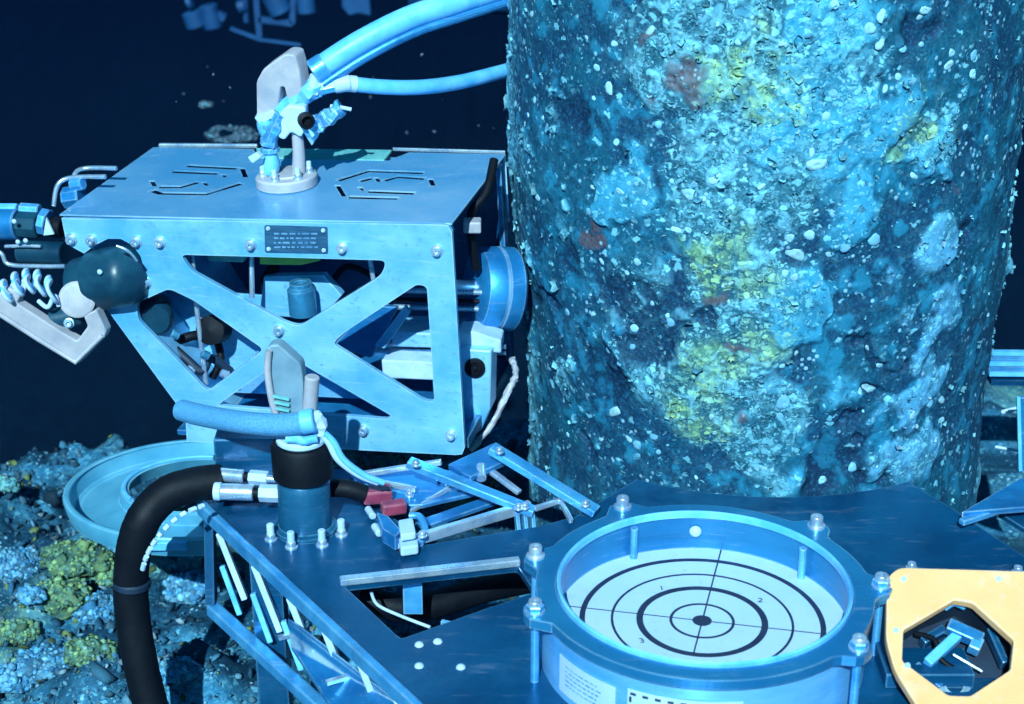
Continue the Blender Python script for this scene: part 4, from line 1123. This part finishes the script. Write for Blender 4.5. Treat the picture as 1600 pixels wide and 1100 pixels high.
MB().lathe([(.0001, ZD - .008), (.2015, ZD - .008), (.2015, ZD), (.0001, ZD)], GM, 96, cap=False).build('target_disc', M['disc'], ga, smooth=40)
MB().lathe([(.2012, ZD), (.2028, ZD), (.2028, ZF - .006), (.2012, ZF - .006), (.2012, ZD)], GM, 96, cap=False).build('inner_liner', M['flange'], ga, smooth=40)
disc = [o for o in ga.children if o.name.startswith('target_disc')][0]
for r, w in ((.0433, .0040), (.0866, .0092), (.125, .0036), (.1665, .0078)):
    MB().lathe([(r - w / 2, ZD + .0001), (r + w / 2, ZD + .0001), (r + w / 2, ZD + .0006), (r - w / 2, ZD + .0006), (r - w / 2, ZD + .0001)], GM, 96, cap=False).build('target_ring', M['ink'], disc)
MB().lathe([(.0135, ZD + .0001), (.0135, ZD + .0007), (.0001, ZD + .0007)], GM, 24, cap=False).build('centre_dot', M['ink'], disc)
MB().bar(PZ(1127, 858, ZD + .0006), PZ(1084, 1020, ZD + .0006), .0022, .0006).build('cross_line', M['ink'], disc)
MB().bar(PZ(880, 946, ZD + .0007), PZ(1300, 992, ZD + .0007), .0014, .0006).build('cross_line', M['ink'], disc)
def text(s, p, size, mat, parent, xdir, ydir, name='digit'):
    cu = bpy.data.curves.new('t', 'FONT'); cu.body = s; cu.size = size; cu.extrude = .0002; cu.align_x = 'CENTER'; cu.align_y = 'CENTER'
    ob = bpy.data.objects.new('t', cu); COL.objects.link(ob)
    dg = bpy.context.evaluated_depsgraph_get(); dg.update()
    me = bpy.data.meshes.new_from_object(ob.evaluated_get(dg))
    bpy.data.objects.remove(ob); bpy.data.curves.remove(cu)
    me.materials.clear(); me.materials.append(mat)
    x = Vector(xdir).normalized(); y = Vector(ydir).normalized(); z_ = x.cross(y)
    W = Matrix((x, y, z_)).transposed().to_4x4(); W.translation = p
    return mkobj(name, me, parent, None, W)
text('1', PZ(1034, 919, ZD + .0006), .016, M['ink'], disc, (1, .1, 0), (-.1, 1, 0))
text('2', PZ(1188, 938, ZD + .0006), .016, M['ink'], disc, (1, -.2, 0), (.2, 1, 0))
text('3', PZ(1003, 1001, ZD + .0006), .016, M['ink'], disc, (1, .2, 0), (-.2, 1, 0))
for i, (px, py) in enumerate(bolts_px):
    q = gc + Vector((.243 * math.cos(bang[i]), .243 * math.sin(bang[i]), ZF))
    o = MB().lathe([(.0135, 0), (.0135, .003), (.0095, .0032), (.0095, .016), (.0085, .0175), (.0055, .0175), (.005, .008), (.0001, .008)], Matrix.Translation(q), 14, cap=False).build('bolt_sleeve', M['steel'], ga, smooth=35)
    if i in (1, 4, 5):
        MB().lathe([(.0125, .0033), (.0125, .010), (.0115, .0112), (.0096, .0112)], Matrix.Translation(q), 6, cap=False).build('hex_nut', M['rail'], o, smooth=20)
    MB().cyl(q - Vector((0, 0, .016)), Vector((q.x, q.y, .0)), .006, seg=12).build('standoff', M['rail'], ga, smooth=40)
for px, py in ((968, 852), (1288, 888), (1395, 935)):
    q = PZ(px, py, ZD) - gc
    q = gc + Vector((q.x, q.y, 0)).normalized() * .192 + Vector((0, 0, ZD))
    if px < 1390: MB().cyl(q, q + Vector((0, 0, .05)), .0055, seg=10).build('inner_pin', M['rail'], ga, smooth=40)
q = PZ(1083, 836, ZD); q = gc + (Vector((q.x, q.y, 0)) - gc).normalized() * .199 + Vector((0, 0, .082))
put(DOME, q, gc + Vector((0, 0, .09)) - q, ga, 'inner_screw', 1.15)
# label with dashed border on the front of the gauge wall, and a worn sticker to its left
def WL(a, z, r=.2262): return gc + Vector((r * math.cos(a), r * math.sin(a), z))
def curved(name, a0, a1, z0, z1, r, mat, parent, n=10):
    vs = []; fs = []
    for k in range(n + 1):
        a = a0 + (a1 - a0) * k / n
        vs += [WL(a, z0, r), WL(a, z1, r), WL(a, z1, r - .0008), WL(a, z0, r - .0008)]
    for k in range(n):
        for e in range(4):
            f = (e + 1) % 4
            fs.append((4 * k + e, 4 * k + 4 + e, 4 * k + 4 + f, 4 * k + f))
    fs.append((0, 1, 2, 3)); fs.append((4 * n + 3, 4 * n + 2, 4 * n + 1, 4 * n))
    return MB().add(vs, fs).build(name, mat, parent)
def ang(px): return math.atan2((PY(px, 1060, gc.y - .2) - gc).y, (PY(px, 1060, gc.y - .2) - gc).x)
a0, a1 = R(-90 - 30.5), R(-90 + 7.5)
lab = curved('label_plate', a0, a1, .004, .074, .2275, M['white'], ga, 14)
mk = random.Random(2)
nd_ = 9
for k in range(nd_):
    s_ = a0 + (a1 - a0) * (k + .25) / nd_; e_ = a0 + (a1 - a0) * (k + .72) / nd_
    curved('border_dash', s_, e_, .066, .0695, .2282, M['ink'], lab, 1)
    curved('border_dash', s_, e_, .007, .0105, .2282, M['ink'], lab, 1)
for k in range(4):
    for (u, v_) in ((a0 + .012, a0 + .026), (a1 - .026, a1 - .012)):
        curved('border_dash', u, v_, .016 + k * .013, .024 + k * .013, .2282, M['ink'], lab, 1)
x = a0 + .17
while x < a1 - .17:
    w = mk.uniform(.02, .05)
    curved('printed_mark', x, min(x + w, a1 - .15), .056, .060, .2282, M['ink'], lab, 1); x += w + .016
for row, zz in enumerate((.048, .040, .032, .024)):
    x = a0 + .09
    while x < a1 - .10:
        w = mk.uniform(.012, .04)
        curved('printed_mark', x, min(x + w, a1 - .08), zz, zz + .0022, .2282, M['rail'], lab, 1); x += w + .012
stk = curved('worn_sticker', R(-90 - 62), R(-90 - 35), .012, .068, .2270, M['disc'], ga, 10)
for row in range(5):
    x = R(-90 - 58)
    while x < R(-90 - 42):
        w = mk.uniform(.01, .04); curved('printed_mark', x, x + w, .056 - row * .007, .0578 - row * .007, .2276, M['rail'], stk, 1); x += w + .012

# ================================================================== cream plate with octagonal hole
c0 = PZ(1490, 990, .075)
cn = Vector((0, -.50, .866)).normalized()
def CP(px, py, d=0.0): return PP(px, py, c0 + cn * d, cn)
cp = thing('cream_plate_housing', Vector((c0.x, c0.y, 0)), 'cream-orange plate with an eight-sided hole over dark mechanism at the lower right', 'housing')
po_ = rounded([CP(1386, 902), CP(1404, 886), CP(1640, 893), CP(1668, 930), CP(1660, 1050), CP(1625, 1105), CP(1440, 1115), CP(1398, 1048), CP(1384, 998)], .014, 5)
ph_ = rounded([CP(1412, 984), CP(1450, 962), CP(1492, 937), CP(1520, 942), CP(1584, 1000), CP(1579, 1046), CP(1516, 1087), CP(1482, 1086), CP(1410, 1032)], .004, 3)
MB().plate([po_, ph_], -cn * .016).build('cream_plate', M['cream'], cp, bevel=.005)
ringo = [CP(1396, 975, -.017), CP(1450, 945, -.017), CP(1500, 925, -.017), CP(1600, 990, -.017), CP(1600, 1060, -.017), CP(1520, 1104, -.017), CP(1470, 1104, -.017), CP(1396, 1045, -.017)]
ringi = [CP(1410, 982, -.017), CP(1452, 955, -.017), CP(1502, 936, -.017), CP(1588, 995, -.017), CP(1588, 1050, -.017), CP(1518, 1092, -.017), CP(1474, 1092, -.017), CP(1408, 1035, -.017)]
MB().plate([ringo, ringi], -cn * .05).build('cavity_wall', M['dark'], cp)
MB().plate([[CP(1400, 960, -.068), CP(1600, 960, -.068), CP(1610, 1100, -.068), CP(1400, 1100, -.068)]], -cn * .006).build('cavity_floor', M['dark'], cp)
def CB(a, b, d, w, h, mat, name): return MB().bar(CP(*a, d), CP(*b, d), w, h, cn).build(name, M[mat], cp, bevel=.002)
CB((1448, 1038), (1502, 988), -.045, .014, .018, 'hose', 'mechanism_arm')
CB((1480, 978), (1534, 1002), -.040, .018, .020, 'blue', 'mechanism_arm')
CB((1528, 1000), (1520, 1018), -.040, .016, .02, 'rail', 'mechanism_arm')
CB((1488, 1022), (1536, 1050), -.045, .004, .004, 'steel', 'mechanism_rod')
CB((1440, 1005), (1475, 985), -.055, .012, .02, 'deck', 'mechanism_arm')
MB().lathe([(.026, 0), (.026, .008), (.020, .014), (.012, .015), (.011, .010), (.0001, .010)], frame(CP(1488, 1078, -.066), cn), 20, cap=False).build('mechanism_hub', M['grip'], cp, smooth=40)
CB((1545, 985), (1570, 1040), -.050, .010, .02, 'deck', 'mechanism_arm')
CB((1430, 1040), (1470, 1075), -.055, .010, .016, 'blue', 'mechanism_arm')
MB().tube([CP(1430, 990, -.05), CP(1460, 1000, -.04), CP(1470, 1030, -.045), CP(1500, 1050, -.05)], .004, 8).build('mechanism_wire', M['black'], cp, smooth=60)
for px, py in ((1412, 905), (1400, 985), (1418, 1040), (1560, 905)):
    put(SCREW, CP(px, py, .0), cn, cp, 'plate_screw', .8)
MB().tube([CP(1476, 950, -.03), CP(1490, 942, -.022), CP(1506, 948, -.03)], .005, 8).build('mechanism_wire', M['hose'], cp, smooth=60)
for (px, py) in ((1424, 884), (1590, 890)):
    put(BOLT, PZ(px, py + 4, 0), (0, 0, 1), cp, 'deck_bolt', .9)
MB().box((c0.x - .03, c0.y + .03, .012), (.12, .10, .022)).build('housing_foot', M['deck'], cp, bevel=.002)
MB().box((c0.x + .07, c0.y - .10, .004), (.10, .10, .008)).build('housing_foot', M['deck'], cp, bevel=.002)

# ================================================================== things behind and to the right of the pile
rb_ = thing('grooved_beam', PY(1590, 570, 3.3), 'pale grooved horizontal beam end sticking out right of the pile', 'beam')
for k in range(5):
    MB().bar(PY(1545, 551 + k * 8, 3.3), PY(1760, 553 + k * 8, 3.3), .004 if k % 2 else .012, .0085, (0, 0, 1)).build('beam_groove' if k % 2 else 'beam_rib', M['hose' if k % 2 == 0 else 'rail'], rb_)
MB().bar(PY(1545, 592, 3.32), PY(1760, 594, 3.32), .04, .012).build('beam_shadow_plate', M['deck'], rb_)
rf = thing('angled_side_plates', PZ(1580, 800, -.1), 'blue angled plates and upright panel at the right edge beyond the deck', 'plates')
MB().plate([[PY(1591, 622, 2.9), PY(1640, 618, 2.9), PY(1640, 760, 2.9), PY(1594, 735, 2.9)]], (0, .008, 0)).build('upright_panel', M['blue'], rf, bevel=.001)
MB().bar(PY(1591, 620, 2.895), PY(1594, 735, 2.895), .006, .006, (0, 1, 0)).build('panel_edge', M['hose'], rf)
MB().plate([[PZ(1503, 800, .03), PZ(1592, 748, .03), PZ(1660, 740, .03), PZ(1660, 780, .03), PZ(1600, 792, .03)]], (0, 0, -.01)).build('angled_plate', M['blue'], rf, bevel=.001)
MB().bar(PZ(1502, 816, .02), PZ(1575, 792, .02), .012, .01).build('angled_bar', M['rail'], rf, bevel=.002)
MB().plate([[PZ(1560, 800, .0), PZ(1650, 775, .0), PZ(1660, 850, .0), PZ(1640, 850, .0)]], (0, 0, -.01)).build('angled_plate', M['deck'], rf, bevel=.001)
for k, (px, py, dx, dy, l) in enumerate([(1578, 641, 24, -6, 'short'), (1572, 701, 34, 6, 'slender')]):
    o = MB().tube([PY(px - dx / 2, py - dy / 2, 3.0), PY(px, py, 2.995), PY(px + dx / 2, py + dy / 2, 3.0)], .0045 - .0015 * k, 8).build('drifting_straw', M['white'], None, smooth=60)
    tag(o, ['short white straw drifting right of the pile just under the grooved beam', 'slender white straw drifting lower down by the upright panel'][k], 'straw', 'drifting straws')

# ================================================================== far away: frames of another machine
FYD = 7.5
ff = thing('distant_machine', PY(400, 100, FYD), 'faint blue open frame of far machinery at the top left of centre', 'frame')
def G(px, py, d=0.0): return PY(px, py, FYD + d)
for (a, b, w) in [((398, -30), (406, 58), .03), ((404, 30), (457, 36), .03), ((457, 36), (459, -30), .03), ((360, 44), (408, 62), .018), ((408, 62), (470, 70), .014), ((340, 22), (352, 28), .04)]:
    MB().bar(G(*a), G(*b), w * .8, w * .8, (0, 1, 0)).build('far_bar', M['far'], ff)
for (a, b, r) in [((300, 18), (308, 42), .045), ((325, 8), (334, 44), .04), ((382, -30), (385, 36), .012), ((292, 5), (300, 2), .03), ((372, 12), (384, 8), .03), ((420, -20), (440, 20), .05), ((475, -20), (480, 20), .04)]:
    MB().cyl(G(*a), G(*b), r, seg=14, ch=.004).build('far_canister', M['far'], ff, smooth=40)
fb = MB().plate([[G(532, -30), G(576, -30), G(580, 26), G(560, 22), G(545, 26), G(534, 12)]], (0, .15, 0)).build('far_block', M['far'], None, bevel=.01)
tag(fb, 'faint pale blue block hanging far away left of the rising hose', 'block')
fp = MB().cyl(PY(640, -22, 5.6), PY(1200, 14, 5.6), .07, seg=20).build('far_pipe', M['far'], None, smooth=40)
tag(fp, 'faint blue far pipe passing behind the pile top beyond the rising hose', 'pipe')
q = PY(364, 216, 4.4)
me_, = [None]
_b = bmesh.new(); bmesh.ops.create_icosphere(_b, subdivisions=4, radius=1)
SV = np.array([x.co[:] for x in _b.verts]); SFc = np.array([[q_.index for q_ in x.verts] for x in _b.faces]); _b.free()
def lump(name, c, size, cols, label, cat, group=None, yel=0.0, seed=1):
    d = SV
    p = d * (np.array([size]) / .012) + seed * 3.7
    k1_ = fbm(d * 1.6 + seed, 3, seed); k2_ = vnoise(p, seed); k3_ = vnoise(p * 2.3 + 5, seed + 1)
    rad = .62 + .62 * (k1_ - .3) + .30 * np.sqrt(np.abs(k2_ - .5) + .02) + .12 * k3_
    V = d * rad[:, None] * np.array([size]) * 1.25
    V[:, 2] = np.where(V[:, 2] < 0, V[:, 2] * .3, V[:, 2])
    cc = np.array(cols); t = sm(k2_, .35, .65)[:, None]; u = sm(k1_, .4, .6)[:, None]
    C = (cc[2] * (1 - t) + cc[0] * t) * (1 - .5 * u) + cc[1] * .5 * u
    C = C * (.35 + .9 * sm(np.abs(k2_ - .5), .02, .22))[:, None]
    F = SFc
    g_ = np.random.default_rng(seed); up_ = np.nonzero(V[:, 2] > 0.15 * size[2])[0]; pick = g_.choice(up_, 220)
    kc = np.clip(np.array(cols)[g_.integers(0, 3, 220)] * g_.uniform(.35, 1.35, (220, 1)), 0, .8)
    V1, F1, C1 = blobs(V[pick], g_.gamma(3, .0011, 220) + .0018, kc, .8)
    C = np.concatenate([C * .5, C1]); F = np.concatenate([F, F1 + len(V)]); V = np.concatenate([V, V1])
    me = npmesh(name, V, F); colattr(me, C); colattr(me, np.tile([[.35, yel, 0.3]], (len(V), 1)), 'mask'); me.materials.append(M['bed'])
    o = mkobj(name, me, None); o.location = c
    WM[o.name] = Matrix.Translation(c)
    return tag(o, label, cat, group)

# ================================================================== coral clumps on the near seabed
YG = [(0.24, 0.36, 0.13), (0.17, 0.30, 0.15), (0.10, 0.22, 0.16)]
BG = [(0.14, 0.36, 0.32), (0.20, 0.44, 0.40), (0.08, 0.24, 0.26)]
BL = [(0.10, 0.34, 0.56), (0.05, 0.22, 0.42), (0.20, 0.46, 0.64)]
clumps = [((36, 672), .060, .045, BG, 'big round pale green coral clump highest up at the left edge', 90),
          ((118, 882), .062, .028, YG, 'yellow-green coral mat just under the guide horn', 90),
          ((170, 905), .030, .022, YG, 'small yellow-green coral knob between the guide horn and the black hose', 40),
          ((95, 950), .052, .040, YG, 'largest yellow coral clump at the left, in the middle of the seabed', 90),
          ((30, 1000), .034, .026, YG, 'yellow-green coral knob low at the left edge', 50),
          ((142, 1030), .040, .026, YG, 'olive green coral clump left of the black hose near the bottom', 60),
          ((50, 945), .022, .016, BL, 'small pale blue coral tuft left of the largest yellow clump', 30),
          ((150, 960), .040, .026, BL, 'pale blue coral clump right of the largest yellow clump', 60),
          ((85, 1050), .060, .036, BL, 'broad bright blue coral mound at the lower left', 100),
          ((12, 772), .020, .016, BG, 'tiny pale coral tuft at the left edge below the round clump', 26),
          ((245, 870), .018, .014, YG, 'tiny green coral tuft right of the black hose', 26),
          ((280, 1055), .030, .020, BL, 'blue coral tuft right of the black hose near the bottom', 40),
          ((300, 930), .045, .030, BL, 'dim blue coral clump under the truss of the deck', 60),
          ((25, 895), .050, .030, BL, 'dark blue coral mound at the left edge level with the yellow-green mat', 70),
          ((20, 1075), .035, .024, BL, 'blue coral tuft in the bottom left corner', 50)]
for k, ((px, py), w, h, cols, lab_, kn) in enumerate(clumps):
    c = bed_hit(px, py)
    c.z = bed_z(c.x, c.y) + .004
    lump('coral_clump', c, (w, w * .85, h), cols, lab_, 'coral', 'coral clumps on the near seabed', 1.0 if cols is YG else 0.15, seed=100 + k)
for k, (px, py, y, s_, lab_) in enumerate([(364, 214, 5.2, .05, 'pale lump drifting just behind the rear lid rail'), (322, 165, 5.0, .010, 'tiny pale speck drifting above the left of the lid')]):
    lump('drifting_lump', PY(px, py, y), (s_ * 1.3, s_, s_ * .45), [(0.10, 0.12, 0.15), (0.08, 0.10, 0.13), (0.08, 0.10, 0.13)], lab_, 'debris', None, 0.0, 300 + k)
# drifting specks in the water
n = 26
spx = rng.uniform(-.3, 1.0, n); 
cen = []
for k in range(n):
    yy = rng.uniform(3.2, 6.0); cen.append(PY(rng.uniform(250, 800), rng.uniform(60, 240), yy)[:])
V, F, C = blobs(np.array(cen), rng.gamma(2, .0012, n) + .001, np.tile([[.12, .16, .22]], (n, 1)), .6)
me = npmesh('marine_snow', V, F); colattr(me, C); me.materials.append(M['growth'])
tag(mkobj('marine_snow', me, None), 'fine pale specks drifting in the dark water', 'specks', kind='stuff')

# ================================================================== the water itself: even, blue, absorbing
hz = MB().box((0, 25, -2.85), (160, 130, 9.2)).build('haze', None, None)
m = bpy.data.materials.new('sea_water'); m.use_nodes = True
nt = m.node_tree; nt.nodes.clear()
vo = nt.nodes.new('ShaderNodeVolumePrincipled')
vo.inputs['Color'].default_value = (0.0002, 0.0012, 0.006, 1)
vo.inputs['Density'].default_value = 0.13
vo.inputs['Absorption Color'].default_value = (0.22, 0.36, 0.55, 1)
vo.inputs['Anisotropy'].default_value = 0.0
out = nt.nodes.new('ShaderNodeOutputMaterial')
nt.links.new(vo.outputs[0], out.inputs['Volume'])
hz.data.materials.append(m)
tag(hz, kind='stuff')
hz.display_type = 'WIRE'
